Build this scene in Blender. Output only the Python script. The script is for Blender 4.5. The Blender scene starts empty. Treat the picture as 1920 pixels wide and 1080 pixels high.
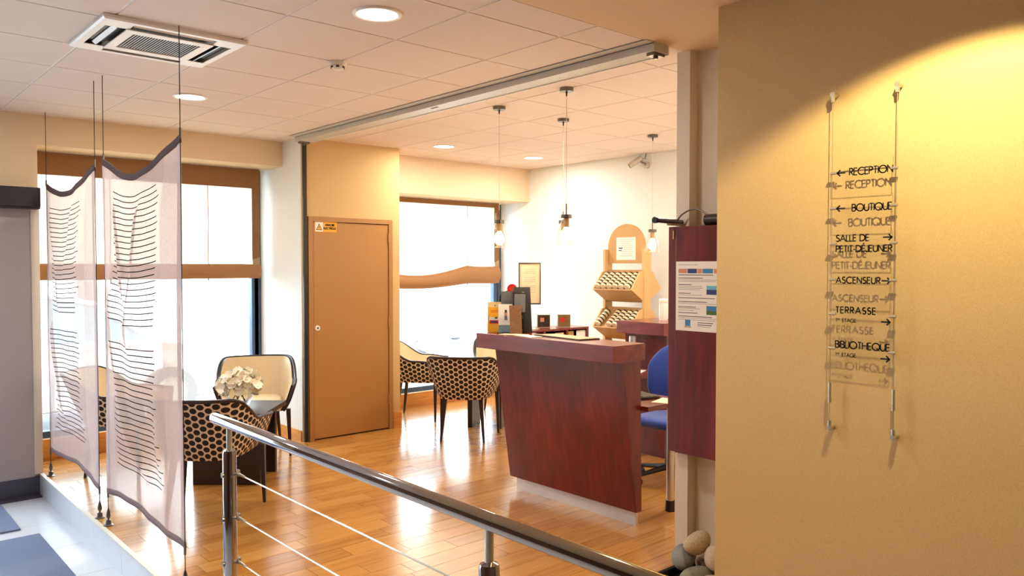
import bpy, bmesh, math, random
from mathutils import Vector, Matrix
R = math.radians
rnd = random.Random(7)
sc = bpy.context.scene
COL = sc.collection

# ------------------------------------------------------------------ camera
CZ = 1.618            # eye height above the wooden floor (z = 0)
YAW, PITCH = 0.7305, -0.0278
cam_d = bpy.data.cameras.new('camera')
cam_d.sensor_width = 36.0
cam_d.lens = 36.0 * 1475.0 / 1920.0
cam_d.clip_start = 0.05
cam_d.clip_end = 200
cam = bpy.data.objects.new('camera', cam_d)
COL.objects.link(cam)
cam.location = (0, 0, CZ)
cam.rotation_euler = (math.pi / 2 + PITCH, 0, -YAW)
sc.camera = cam

# ------------------------------------------------------------------ world, exposure
sc.view_settings.view_transform = 'Standard'
sc.view_settings.look = 'None'
sc.view_settings.exposure = 0.1
sc.view_settings.gamma = 1.0
sc.view_settings.use_curve_mapping = False
W = bpy.data.worlds.new('overcast_sky')
sc.world = W
W.use_nodes = True
bg = W.node_tree.nodes['Background']
bg.inputs[0].default_value = (0.84, 0.92, 1.0, 1)
bg.inputs[1].default_value = 15.0
sc.cycles.max_bounces = 10
sc.cycles.diffuse_bounces = 6
sc.cycles.glossy_bounces = 5
sc.cycles.transparent_max_bounces = 16
sc.cycles.sample_clamp_indirect = 10.0
sc.cycles.caustics_reflective = False
sc.cycles.caustics_refractive = False

DOWN_W = 20.0         # one ceiling downlight
SPOT_W = 120.0         # the wall washer over the direction sign
BULB_W = 6.0          # one pendant bulb
WARM = (1.0, 0.88, 0.74)


def portal(x0, x1, z0, z1, y):
    ld = bpy.data.lights.new('daylight_portal', 'AREA')
    ld.shape = 'RECTANGLE'
    ld.size, ld.size_y = x1 - x0, z1 - z0
    ld.cycles.is_portal = True
    o = bpy.data.objects.new('daylight_portal', ld)
    COL.objects.link(o)
    o.location = ((x0 + x1) / 2, y, (z0 + z1) / 2)
    o.rotation_euler = (R(-90), 0, 0)


portal(1.345, 3.38, 0.2, 2.5, 7.62)
portal(4.42, 6.55, 0.2, 2.4, 7.62)
portal(-1.9, 0.9, -0.1, 2.05, 7.25)


# ------------------------------------------------------------------ materials
def S(r, g, b):
    f = lambda c: (c / 255 / 12.92) if c / 255 <= 0.04045 else ((c / 255 + 0.055) / 1.055) ** 2.4
    return (f(r), f(g), f(b), 1.0)


class NT:
    def __init__(s, name):
        s.m = bpy.data.materials.new(name)
        s.m.use_nodes = True
        s.t = s.m.node_tree
        s.p = s.t.nodes['Principled BSDF']
        s.out = s.t.nodes['Material Output']

    def n(s, typ, props=None, **ins):
        nd = s.t.nodes.new(typ)
        for k, v in (props or {}).items():
            setattr(nd, k, v)
        for k, v in ins.items():
            key = int(k[1:]) if k[0] == 'i' and k[1:].isdigit() else k.replace('_', ' ')
            s.set(nd.inputs[key], v)
        return nd

    def set(s, sock, v):
        if isinstance(v, bpy.types.NodeSocket):
            s.t.links.new(v, sock)
        else:
            sock.default_value = v

    def math(s, op, a, b=0.0, c=0.0):
        return s.n('ShaderNodeMath', {'operation': op}, i0=a, i1=b, i2=c).outputs[0]

    def mix(s, fac, a, b):
        nd = s.n('ShaderNodeMix', {'data_type': 'RGBA'})
        s.set(nd.inputs[0], fac)
        s.set(nd.inputs[6], a)
        s.set(nd.inputs[7], b)
        return nd.outputs[2]

    def bump(s, h, strength=0.2, dist=0.01):
        b = s.n('ShaderNodeBump', Strength=strength, Distance=dist, Height=h)
        s.set(s.p.inputs['Normal'], b.outputs[0])

    def coord(s, which='Object', scale=(1, 1, 1)):
        tc = s.n('ShaderNodeTexCoord')
        return s.n('ShaderNodeMapping', Vector=tc.outputs[which], Scale=scale).outputs[0]

    def noise(s, vec, scale, detail=4.0, rough=0.55):
        return s.n('ShaderNodeTexNoise', Vector=vec, Scale=scale, Detail=detail, Roughness=rough)


def mat(name, col, rough=0.6, metal=0.0, spec=0.5, noise=0.0, nscale=30.0, bump=0.0, bscale=200.0, coat=0.0, emit=None, estr=0.0, sheen=0.0):
    k = NT(name)
    p = k.p
    p.inputs['Base Color'].default_value = col
    p.inputs['Roughness'].default_value = rough
    p.inputs['Metallic'].default_value = metal
    p.inputs['Specular IOR Level'].default_value = spec
    p.inputs['Coat Weight'].default_value = coat
    p.inputs['Coat Roughness'].default_value = 0.12
    p.inputs['Sheen Weight'].default_value = sheen
    if noise or bump:
        v = k.coord()
    if noise:
        nz = k.noise(v, nscale)
        d = tuple(c * (1 - noise) for c in col[:3]) + (1,)
        l = tuple(min(1, c * (1 + noise)) for c in col[:3]) + (1,)
        k.set(p.inputs['Base Color'], k.mix(nz.outputs[0], d, l))
    if bump:
        k.bump(k.noise(v, bscale).outputs[0], bump, 0.004)
    if emit:
        p.inputs['Emission Color'].default_value = emit
        p.inputs['Emission Strength'].default_value = estr
    return k.m


M = {}
M['paint_cream'] = mat('paint_cream', S(228, 208, 176), 0.75, noise=0.02, nscale=3, bump=0.05, bscale=300)
M['paint_ochre'] = mat('paint_ochre', S(210, 178, 124), 0.7, noise=0.02, nscale=3, bump=0.05, bscale=300)
M['paint_white'] = mat('paint_white', S(228, 231, 230), 0.7, noise=0.015, nscale=3, bump=0.05, bscale=300)
M['paint_grey'] = mat('paint_grey', S(176, 168, 170), 0.6, noise=0.02, nscale=2)
M['jamb'] = mat('jamb', S(222, 212, 198), 0.6)
M['plaster'] = mat('plaster', S(226, 200, 165), 0.85, noise=0.02, nscale=4)
M['tile_ceiling'] = mat('tile_ceiling', S(232, 219, 208), 0.9, noise=0.03, nscale=180, bump=0.15, bscale=500)
M['grid_white'] = mat('grid_white', S(236, 236, 236), 0.45)
M['grid_dark'] = mat('grid_dark', S(92, 78, 66), 0.9)
M['alu'] = mat('alu', S(188, 188, 184), 0.38, metal=0.85)
M['alu_paint'] = mat('alu_paint', S(204, 202, 194), 0.45)
M['alu_kick'] = mat('alu_kick', S(214, 214, 216), 0.35, metal=0.35)
M['frame_blue'] = mat('frame_blue', S(70, 90, 118), 0.4, metal=0.3)
M['chrome'] = mat('chrome', S(188, 188, 196), 0.07, metal=1.0)
M['steel'] = mat('steel', S(205, 200, 190), 0.3, metal=0.75)
M['steel_dark'] = mat('steel_dark', S(120, 116, 112), 0.3, metal=1.0)
M['black'] = mat('black', S(22, 20, 22), 0.45)
M['black_soft'] = mat('black_soft', S(28, 26, 28), 0.8)
M['navy_box'] = mat('navy_box', S(24, 22, 32), 0.35)
M['white_plastic'] = mat('white_plastic', S(238, 236, 232), 0.35)
M['door_tan'] = mat('door_tan', S(174, 126, 68), 0.42, noise=0.02, nscale=2)
M['door_frame'] = mat('door_frame', S(170, 124, 72), 0.45)
M['wenge'] = mat('wenge', S(44, 30, 30), 0.35, noise=0.12, nscale=14)
M['leather'] = mat('leather', S(216, 196, 158), 0.42, noise=0.03, nscale=20, bump=0.08, bscale=160)
M['paper'] = mat('paper', S(244, 242, 238), 0.8)
M['paper_cream'] = mat('paper_cream', S(246, 228, 196), 0.8)
M['paper_yellow'] = mat('paper_yellow', S(244, 222, 130), 0.8)
M['ink'] = mat('ink', S(22, 18, 20), 0.6)
M['ink_grey'] = mat('ink_grey', S(150, 150, 152), 0.8)
M['ink_dim'] = mat('ink_dim', S(196, 190, 182), 0.8)
M['red'] = mat('red', S(214, 32, 30), 0.4)
M['print_blue'] = mat('print_blue', S(60, 130, 190), 0.5)
M['print_navy'] = mat('print_navy', S(40, 60, 120), 0.5)
M['print_green'] = mat('print_green', S(80, 110, 60), 0.5)
M['print_skin'] = mat('print_skin', S(214, 150, 120), 0.5)
M['print_sky'] = mat('print_sky', S(120, 185, 225), 0.5)
M['print_yellow'] = mat('print_yellow', S(250, 186, 40), 0.45)
M['print_pale'] = mat('print_pale', S(252, 226, 160), 0.45)
M['print_orange'] = mat('print_orange', S(232, 120, 40), 0.45)
M['print_teal'] = mat('print_teal', S(120, 150, 162), 0.45)
M['print_brown'] = mat('print_brown', S(128, 92, 62), 0.5, noise=0.5, nscale=60)
M['print_dark'] = mat('print_dark', S(60, 46, 40), 0.5, noise=0.6, nscale=45)
M['print_field'] = mat('print_field', S(126, 104, 66), 0.5, noise=0.5, nscale=50)
M['print_greyface'] = mat('print_greyface', S(120, 124, 132), 0.4, noise=0.2, nscale=30)
M['plywood'] = mat('plywood', S(196, 158, 108), 0.5, noise=0.06, nscale=12)
M['plywood_edge'] = mat('plywood_edge', S(214, 178, 128), 0.55)
M['jar_label'] = mat('jar_label', S(226, 214, 188), 0.5)
M['jar_lid'] = mat('jar_lid', S(52, 38, 34), 0.35)
M['blue_cloth'] = mat('blue_cloth', S(28, 62, 150), 0.85, bump=0.2, bscale=400, sheen=0.3)
M['mat_blue'] = mat('mat_blue', S(104, 118, 152), 0.95, noise=0.35, nscale=160, bump=0.6, bscale=220)
M['tile_floor'] = mat('tile_floor', S(206, 214, 226), 0.28, noise=0.05, nscale=6)
M['tile_riser'] = mat('tile_riser', S(188, 194, 206), 0.3, noise=0.05, nscale=6)
M['grout'] = mat('grout', S(150, 152, 160), 0.9)
M['skirt_dark'] = mat('skirt_dark', S(70, 70, 86), 0.5)
M['sub_floor'] = mat('sub_floor', S(70, 42, 18), 0.8)
M['tan_pad'] = mat('tan_pad', S(182, 152, 110), 0.35)
M['ochre_label'] = mat('ochre_label', S(236, 170, 50), 0.5)
M['petal'] = mat('petal', S(250, 246, 232), 0.6)
M['stem'] = mat('stem', S(70, 60, 44), 0.6)
M['asphalt'] = mat('asphalt', S(200, 202, 204), 0.9)  # street colour lightened to help the outdoors look overexposed
M['facade'] = mat('facade', S(236, 234, 228), 0.8)
M['car_white'] = mat('car_white', S(244, 246, 248), 0.3)
M['car_glass'] = mat('car_glass', S(150, 190, 204), 0.12)
M['rubber'] = mat('rubber', S(120, 120, 124), 0.8)  # tyre grey lightened so the wheels wash out in the outdoor glare
M['plate_grey'] = mat('plate_grey', S(200, 204, 210), 0.6)


def wood_mat(name, dark, mid, light, scale, rough, coat=0.0, rand=0.0, axis_scale=(1, 1, 1)):
    k = NT(name)
    v = k.coord('Object', axis_scale)
    oi = k.n('ShaderNodeObjectInfo')
    off = k.n('ShaderNodeVectorMath', {'operation': 'ADD'}, i0=v)
    sh = k.n('ShaderNodeCombineXYZ', X=k.math('MULTIPLY', oi.outputs['Random'], 37.0), Y=k.math('MULTIPLY', oi.outputs['Random'], 91.0))
    k.set(off.inputs[1], sh.outputs[0])
    a = k.noise(off.outputs[0], scale, 6, 0.62)
    b = k.noise(off.outputs[0], scale * 0.22, 3, 0.5)
    f = k.math('ADD', k.math('MULTIPLY', a.outputs[0], 0.62), k.math('MULTIPLY', b.outputs[0], 0.38))
    if rand:
        f = k.math('ADD', f, k.math('MULTIPLY', k.math('SUBTRACT', oi.outputs['Random'], 0.5), rand))
    cr = k.n('ShaderNodeValToRGB', Fac=f)
    e = cr.color_ramp.elements
    e[0].position, e[0].color = 0.3, dark
    e[1].position, e[1].color = 0.7, light
    m_ = cr.color_ramp.elements.new(0.5)
    m_.color = mid
    k.set(k.p.inputs['Base Color'], cr.outputs[0])
    k.p.inputs['Roughness'].default_value = rough
    k.p.inputs['Coat Weight'].default_value = coat
    k.p.inputs['Coat Roughness'].default_value = 0.16
    k.bump(a.outputs[0], 0.06, 0.002)
    return k.m


M['plank'] = wood_mat('plank', S(168, 112, 48), S(196, 140, 68), S(212, 160, 90), 22, 0.22, 0.75, 0.22, (0.16, 3.2, 1))
M['paint_dim'] = mat('paint_dim', S(96, 70, 52), 0.7)  # unseen hall walls, coloured dark to dim handrail reflections and bounce light
M['skirt_wood'] = wood_mat('skirt_wood', S(186, 120, 54), S(214, 148, 78), S(228, 170, 98), 18, 0.4, 0.1, 0.0, (0.2, 1, 3))
M['mahogany'] = wood_mat('mahogany', S(64, 13, 11), S(100, 23, 17), S(130, 36, 26), 9, 0.30, 0.25, 0.0, (3, 3, 0.35))
M['mahogany_top'] = wood_mat('mahogany_top', S(84, 22, 17), S(112, 33, 26), S(136, 46, 36), 9, 0.26, 0.3, 0.0, (3, 0.35, 3))


def sign_wall_mat():
    k = NT('woven_wallpaper')
    v = k.coord('Object', (1, 1, 0.35))
    a = k.noise(v, 330, 2, 0.5)
    b = k.noise(k.coord('Object', (1, 1, 1)), 700, 1, 0.5)
    c = k.noise(k.coord('Object', (1, 1, 1)), 2.0, 2, 0.5)
    f = k.math('ADD', k.math('MULTIPLY', a.outputs[0], 0.6), k.math('MULTIPLY', b.outputs[0], 0.4))
    base = k.mix(f, S(176, 146, 96), S(228, 204, 156))
    k.set(k.p.inputs['Base Color'], k.mix(k.math('MULTIPLY', c.outputs[0], 0.25), base, S(214, 184, 132)))
    k.p.inputs['Roughness'].default_value = 0.7
    k.bump(f, 0.35, 0.003)
    return k.m


M['wallpaper'] = sign_wall_mat()


def thin_clear(name, tint, gloss, rough=0.02, dark=0.0):
    k = NT(name)
    tr = k.n('ShaderNodeBsdfTransparent', Color=tint)
    gl = k.n('ShaderNodeBsdfGlossy', Color=(1, 1, 1, 1), Roughness=rough)
    fr = k.n('ShaderNodeFresnel', IOR=1.45)
    fac = k.math('MULTIPLY', fr.outputs[0], gloss)
    mx = k.n('ShaderNodeMixShader', i0=fac, i1=tr.outputs[0], i2=gl.outputs[0])
    k.t.links.new(mx.outputs[0], k.out.inputs[0])
    k.m.use_transparent_shadow = True
    return k.m


M['glass'] = thin_clear('glass', (0.97, 0.99, 0.99, 1), 0.6)
M['lamp_glass'] = thin_clear('lamp_glass', (0.99, 0.97, 0.93, 1), 0.3, 0.08)
M['acrylic'] = thin_clear('acrylic', (0.995, 0.995, 0.99, 1), 0.06)
M['acrylic_edge'] = thin_clear('acrylic_edge', (0.42, 0.42, 0.36, 1), 1.0, 0.1)


def cloth_mat(name, col, thru, clear, stripes=False):
    """thin cloth: diffuse + translucent, with some open weave letting light straight through"""
    k = NT(name)
    v = k.coord('Object', (1, 1, 1))
    nz = k.noise(v, 60, 3)
    c2 = k.mix(nz.outputs[0], tuple(c * 0.86 for c in col[:3]) + (1,), tuple(min(1, c * 1.1) for c in col[:3]) + (1,))
    cl = clear
    if stripes:
        uv = k.n('ShaderNodeUVMap')
        sx = k.n('ShaderNodeSeparateXYZ', Vector=uv.outputs[0])
        u, w = sx.outputs[0], sx.outputs[1]
        wob = k.noise(uv.outputs[0], 9, 2)
        fr = k.math('FRACT', k.math('DIVIDE', w, 0.0345))
        line = k.math('LESS_THAN', fr, 0.17)
        row = k.math('FLOOR', k.math('DIVIDE', w, 0.0345))
        wn = k.n('ShaderNodeTexWhiteNoise', {'noise_dimensions': '1D'}, W=row)
        lo = k.math('ADD', 0.15, k.math('MULTIPLY', wn.outputs[0], 0.05))
        hi = k.math('ADD', 0.74, k.math('MULTIPLY', wn.outputs[0], 0.06))
        m1 = k.math('MULTIPLY', k.math('GREATER_THAN', u, lo), k.math('LESS_THAN', u, hi))
        g1 = k.math('MULTIPLY', k.math('GREATER_THAN', w, 1.29), k.math('LESS_THAN', w, 2.10))
        g2 = k.math('MULTIPLY', k.math('GREATER_THAN', w, 0.40), k.math('LESS_THAN', w, 1.19))
        msk = k.math('MULTIPLY', line, k.math('MULTIPLY', m1, k.math('ADD', g1, g2)))
        c2 = k.mix(msk, c2, S(40, 33, 36))
        mid = k.math('MULTIPLY', k.math('GREATER_THAN', u, 0.13), k.math('LESS_THAN', u, 0.84))
        cl = k.math('MULTIPLY', k.math('SUBTRACT', 1.0, k.math('MULTIPLY', msk, 1.0)),
                    k.math('ADD', clear * 0.55, k.math('MULTIPLY', mid, clear * 0.45)))
    df = k.n('ShaderNodeBsdfDiffuse', Color=c2)
    tl = k.n('ShaderNodeBsdfTranslucent', Color=c2)
    m1 = k.n('ShaderNodeMixShader', i0=thru, i1=df.outputs[0], i2=tl.outputs[0])
    tr = k.n('ShaderNodeBsdfTransparent', Color=(1, 1, 1, 1))
    m2 = k.n('ShaderNodeMixShader', i0=cl, i1=m1.outputs[0], i2=tr.outputs[0])
    k.t.links.new(m2.outputs[0], k.out.inputs[0])
    return k.m


M['sheer'] = cloth_mat('sheer', S(220, 208, 212), 0.42, 0.24, True)
M['sheer_hem'] = cloth_mat('sheer_hem', S(124, 106, 108), 0.2, 0.06)
M['sheer_edge'] = cloth_mat('sheer_edge', S(172, 152, 156), 0.3, 0.1)
M['blind'] = cloth_mat('blind', S(226, 206, 176), 0.55, 0.05)
M['blind_fold_shaded'] = cloth_mat('blind_fold_shaded', S(176, 134, 96), 0.10, 0.0)  # same blind cloth coloured darker, for stacked layers that block the backlight
M['blind_tape'] = cloth_mat('blind_tape', S(150, 112, 80), 0.06, 0.0)


def dots_mat():
    k = NT('dotted_fabric')
    uv = k.n('ShaderNodeUVMap')
    sx = k.n('ShaderNodeSeparateXYZ', Vector=uv.outputs[0])
    cw, ch = 0.082, 0.0475
    ds = []
    for o in (0.0, 0.5):
        a = k.math('MULTIPLY', k.math('SUBTRACT', k.math('FRACT', k.math('ADD', k.math('DIVIDE', sx.outputs[0], cw), o)), 0.5), cw)
        b = k.math('MULTIPLY', k.math('SUBTRACT', k.math('FRACT', k.math('ADD', k.math('DIVIDE', sx.outputs[1], ch), o)), 0.5), ch * 1.06)
        ds.append(k.math('SQRT', k.math('ADD', k.math('MULTIPLY', a, a), k.math('MULTIPLY', b, b))))
    d = k.math('MINIMUM', ds[0], ds[1])
    f = k.math('LESS_THAN', d, 0.0196)
    k.set(k.p.inputs['Base Color'], k.mix(f, S(220, 202, 178), S(22, 17, 22)))
    k.p.inputs['Roughness'].default_value = 0.75
    return k.m


M['dots'] = dots_mat()


def stone_mat(name, a, b, speck):
    k = NT(name)
    v = k.coord()
    n1 = k.noise(v, 160, 3, 0.7)
    n2 = k.noise(v, 12, 3)
    c = k.mix(n2.outputs[0], a, b)
    f = k.math('GREATER_THAN', n1.outputs[0], 0.58)
    k.set(k.p.inputs['Base Color'], k.mix(k.math('MULTIPLY', f, 0.7), c, speck))
    k.p.inputs['Roughness'].default_value = 0.8
    k.bump(n1.outputs[0], 0.25, 0.003)
    return k.m


M['stone_tan'] = stone_mat('stone_tan', S(176, 158, 126), S(206, 190, 160), S(110, 92, 66))
M['stone_pink'] = stone_mat('stone_pink', S(188, 170, 146), S(214, 198, 174), S(140, 118, 92))
M['stone_blue'] = stone_mat('stone_blue', S(112, 120, 124), S(140, 148, 150), S(96, 100, 102))
M['stone_green'] = stone_mat('stone_green', S(122, 124, 108), S(150, 150, 130), S(104, 104, 92))
M['stone_pale'] = stone_mat('stone_pale', S(190, 184, 168), S(214, 208, 192), S(140, 130, 112))
M['lens'] = mat('lens', S(255, 250, 238), 0.5, emit=(1.0, 0.90, 0.74, 1), estr=9.0)
M['bulb'] = mat('bulb', S(255, 236, 190), 0.4, emit=(1.0, 0.80, 0.45, 1), estr=40.0)

# ------------------------------------------------------------------ mesh helpers
ORG = {}


class MB:
    def __init__(s):
        s.v, s.f, s.mi, s.uv = [], [], [], {}

    def add(s, vs, fs, mi=0):
        b = len(s.v)
        s.v += [tuple(p) for p in vs]
        for f in fs:
            s.f.append(tuple(i + b for i in f))
            s.mi.append(mi)
        return s

    def box(s, x0, x1, y0, y1, z0, z1, mi=0):
        vs = [(x, y, z) for z in (z0, z1) for y in (y0, y1) for x in (x0, x1)]
        return s.add(vs, [(0, 2, 3, 1), (4, 5, 7, 6), (0, 1, 5, 4), (2, 6, 7, 3), (0, 4, 6, 2), (1, 3, 7, 5)], mi)

    def obox(s, c, ax, ay, az, hx, hy, hz, mi=0):
        """oriented box: centre, three unit axes, half sizes"""
        c = Vector(c); ax = Vector(ax); ay = Vector(ay); az = Vector(az)
        vs = [c + ax * (i * hx) + ay * (j * hy) + az * (l * hz) for l in (-1, 1) for j in (-1, 1) for i in (-1, 1)]
        return s.add(vs, [(0, 2, 3, 1), (4, 5, 7, 6), (0, 1, 5, 4), (2, 6, 7, 3), (0, 4, 6, 2), (1, 3, 7, 5)], mi)

    def cyl(s, p, q, r0, r1=None, n=16, caps=True, mi=0):
        p, q = Vector(p), Vector(q)
        r1 = r0 if r1 is None else r1
        d = (q - p).normalized()
        a = d.orthogonal().normalized()
        b = d.cross(a)
        vs = [c + a * (r * math.cos(2 * math.pi * i / n)) + b * (r * math.sin(2 * math.pi * i / n)) for c, r in ((p, r0), (q, r1)) for i in range(n)]
        fs = [(i, (i + 1) % n, n + (i + 1) % n, n + i) for i in range(n)]
        if caps:
            fs += [tuple(range(n - 1, -1, -1)), tuple(range(n, 2 * n))]
        return s.add(vs, fs, mi)

    def tube(s, pts, r, n=10, caps=True, mi=0):
        pts = [Vector(p) for p in pts]
        rs = r if isinstance(r, (list, tuple)) else [r] * len(pts)
        vs, fs = [], []
        a = None
        for i, p in enumerate(pts):
            d = (pts[min(i + 1, len(pts) - 1)] - pts[max(i - 1, 0)]).normalized()
            a = d.orthogonal().normalized() if a is None else (a - d * a.dot(d)).normalized()
            b = d.cross(a)
            vs += [p + (a * math.cos(2 * math.pi * j / n) + b * math.sin(2 * math.pi * j / n)) * rs[i] for j in range(n)]
        for i in range(len(pts) - 1):
            for j in range(n):
                k = (j + 1) % n
                fs.append((i * n + j, i * n + k, (i + 1) * n + k, (i + 1) * n + j))
        if caps:
            fs += [tuple(range(n - 1, -1, -1)), tuple(range((len(pts) - 1) * n, len(pts) * n))]
        return s.add(vs, fs, mi)

    def lathe(s, c, prof, n=24, axis=(0, 0, 1), mi=0):
        c = Vector(c); d = Vector(axis).normalized()
        a = d.orthogonal().normalized(); b = d.cross(a)
        vs, fs = [], []
        for r, h in prof:
            vs += [c + d * h + (a * math.cos(2 * math.pi * j / n) + b * math.sin(2 * math.pi * j / n)) * max(r, 1e-5) for j in range(n)]
        for i in range(len(prof) - 1):
            for j in range(n):
                k = (j + 1) % n
                fs.append((i * n + j, i * n + k, (i + 1) * n + k, (i + 1) * n + j))
        return s.add(vs, fs, mi)

    def prism(s, poly, o, ax, ay, az, depth, mi=0):
        """polygon (2-D) on plane o + ax*u + ay*v, thickened along az"""
        o = Vector(o); ax = Vector(ax); ay = Vector(ay); az = Vector(az)
        n = len(poly)
        vs = [o + ax * u + ay * v for u, v in poly] + [o + ax * u + ay * v + az * depth for u, v in poly]
        fs = [tuple(range(n - 1, -1, -1)), tuple(range(n, 2 * n))] + [(i, (i + 1) % n, n + (i + 1) % n, n + i) for i in range(n)]
        return s.add(vs, fs, mi)

    def grid(s, rows, mi=0, closed=False, uvs=None):
        nr, nc = len(rows), len(rows[0])
        b = len(s.v)
        vs = [p for r in rows for p in r]
        fs = []
        for i in range(nr - 1):
            for j in range(nc if closed else nc - 1):
                k = (j + 1) % nc
                fs.append((i * nc + j, i * nc + k, (i + 1) * nc + k, (i + 1) * nc + j))
        s.add(vs, fs, mi)
        if uvs:
            for i, r in enumerate(uvs):
                for j, q in enumerate(r):
                    s.uv[b + i * nc + j] = q
        return s

    def build(s, name, mats, parent=None, smooth=False, bevel=0.0, auto=None):
        off = ORG.get(parent, Vector((0, 0, 0))) if parent else Vector((0, 0, 0))
        me = bpy.data.meshes.new(name)
        me.from_pydata([tuple(Vector(p) - off) for p in s.v], [], s.f)
        mats = mats if isinstance(mats, (list, tuple)) else [mats]
        for m_ in mats:
            me.materials.append(M[m_] if isinstance(m_, str) else m_)
        if len(mats) > 1:
            me.polygons.foreach_set('material_index', s.mi)
        if s.uv:
            ul = me.uv_layers.new(name='UVMap')
            for lp in me.loops:
                ul.data[lp.index].uv = s.uv.get(lp.vertex_index, (0, 0))
        bm = bmesh.new()
        bm.from_mesh(me)
        bmesh.ops.recalc_face_normals(bm, faces=bm.faces)
        if bevel:
            bmesh.ops.bevel(bm, geom=[e for e in bm.edges if len(e.link_faces) == 2 and e.calc_face_angle(0) > 0.6],
                            offset=bevel, segments=2, profile=0.5, affect='EDGES', clamp_overlap=True)
        bm.to_mesh(me)
        bm.free()
        if smooth:
            me.polygons.foreach_set('use_smooth', [True] * len(me.polygons))
            if auto:
                me.set_sharp_from_angle(angle=R(auto))
        me.update()
        o = bpy.data.objects.new(name, me)
        COL.objects.link(o)
        if parent:
            o.parent = parent
            ORG[o] = off
        return o


def tag(o, label=None, cat=None, group=None, kind=None):
    if label:
        o['label'] = label
    if cat:
        o['category'] = cat
    if group:
        o['group'] = group
    if kind:
        o['kind'] = kind
    return o


def thing(name, label, cat, loc=(0, 0, 0), group=None, kind=None):
    o = bpy.data.objects.new(name, None)
    o.empty_display_size = 0.1
    COL.objects.link(o)
    o.location = loc
    ORG[o] = Vector(loc)
    return tag(o, label, cat, group, kind)


def struct(o, label, cat):
    return tag(o, label, cat, None, 'structure')


def dup(o, parent=None):
    c = o.copy()
    COL.objects.link(c)
    c.parent = parent
    for ch in list(o.children):
        dup(ch, c)
    return c


def box(name, x0, x1, y0, y1, z0, z1, m_, parent=None, bevel=0.0):
    return MB().box(x0, x1, y0, y1, z0, z1).build(name, m_, parent, bevel=bevel)


def smoothstep(a, b, x):
    t = max(0.0, min(1.0, (x - a) / (b - a)))
    return t * t * (3 - 2 * t)


def spline(pts, n):
    """Catmull-Rom through pts"""
    P = [Vector(p) for p in pts]
    P = [P[0] * 2 - P[1]] + P + [P[-1] * 2 - P[-2]]
    out = []
    seg = len(P) - 3
    for i in range(n):
        t = i / (n - 1) * seg
        k = min(int(t), seg - 1)
        t -= k
        a, b, c, d = P[k:k + 4]
        out.append(0.5 * ((2 * b) + (c - a) * t + (2 * a - 5 * b + 4 * c - d) * t * t + (3 * b - a - 3 * c + d) * t ** 3))
    return out


# ------------------------------------------------------------------ stroke lettering (geometric capitals)
def arc(cx, cy, rx, ry, a0, a1, n=14):
    return [(cx + rx * math.cos(R(a0 + (a1 - a0) * i / n)), cy + ry * math.sin(R(a0 + (a1 - a0) * i / n))) for i in range(n + 1)]


GL = {
    'A': (0.86, [[(0, 0), (0.43, 1), (0.86, 0)], [(0.16, 0.34), (0.70, 0.34)]]),
    'B': (0.54, [[(0, 0), (0, 1), (0.26, 1)] + arc(0.26, 0.77, 0.23, 0.23, 90, -90) + [(0, 0.54)], [(0.26, 0.54)] + arc(0.27, 0.27, 0.27, 0.27, 90, -90) + [(0, 0)]]),
    'C': (0.86, [arc(0.52, 0.5, 0.52, 0.52, 46, 314, 24)]),
    'D': (0.78, [[(0, 0), (0, 1), (0.28, 1)] + arc(0.28, 0.5, 0.5, 0.5, 90, -90, 18) + [(0, 0)]]),
    'E': (0.48, [[(0.48, 1), (0, 1), (0, 0), (0.48, 0)], [(0, 0.54), (0.46, 0.54)]]),
    'G': (1.0, [arc(0.52, 0.5, 0.52, 0.52, 42, 355, 26) + [(0.56, 0.45)]]),
    'H': (0.68, [[(0, 0), (0, 1)], [(0.68, 0), (0.68, 1)], [(0, 0.54), (0.68, 0.54)]]),
    'I': (0.0, [[(0, 0), (0, 1)]]),
    'J': (0.36, [[(0.36, 1), (0.36, 0.2)] + arc(0.18, 0.17, 0.18, 0.18, 0, -170, 8)]),
    'L': (0.40, [[(0, 1), (0, 0), (0.42, 0)]]),
    'M': (0.96, [[(0, 0), (0.1, 1), (0.48, 0.15), (0.86, 1), (0.96, 0)]]),
    'N': (0.72, [[(0, 0), (0, 1), (0.72, 0), (0.72, 1)]]),
    'O': (1.04, [arc(0.52, 0.5, 0.52, 0.52, 0, 360, 30)]),
    'P': (0.50, [[(0, 0), (0, 1), (0.24, 1)] + arc(0.24, 0.74, 0.26, 0.26, 90, -90) + [(0, 0.48)]]),
    'Q': (1.04, [arc(0.52, 0.5, 0.52, 0.52, 0, 360, 30), [(0.60, 0.30), (1.02, -0.06)]]),
    'R': (0.54, [[(0, 0), (0, 1), (0.24, 1)] + arc(0.24, 0.74, 0.26, 0.26, 90, -90) + [(0, 0.48)], [(0.2, 0.48), (0.54, 0)]]),
    'S': (0.50, [arc(0.26, 0.76, 0.22, 0.24, 35, 250, 12) + arc(0.25, 0.26, 0.25, 0.27, 75, -150, 14)]),
    'T': (0.54, [[(0.27, 0), (0.27, 1)], [(0, 1), (0.54, 1)]]),
    'U': (0.64, [[(0, 1), (0, 0.32)] + arc(0.32, 0.32, 0.32, 0.33, 180, 360, 12) + [(0.64, 1)]]),
    '-': (0.26, [[(0, 0.36), (0.26, 0.36)]]),
    '1': (0.18, [[(0, 0.82), (0.18, 1), (0.18, 0)]]),
    'e': (0.5, [[(0.04, 0.34), (0.48, 0.34)] + arc(0.25, 0.3, 0.25, 0.3, 10, 310, 14)]),
    'r': (0.28, [[(0, 0), (0, 0.58)], [(0, 0.36)] + arc(0.2, 0.36, 0.2, 0.2, 180, 60, 6)]),
    ' ': (0.34, []),
}
GL['\u00c9'] = (0.48, GL['E'][1] + [[(0.14, 1.14), (0.36, 1.36)]])


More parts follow.
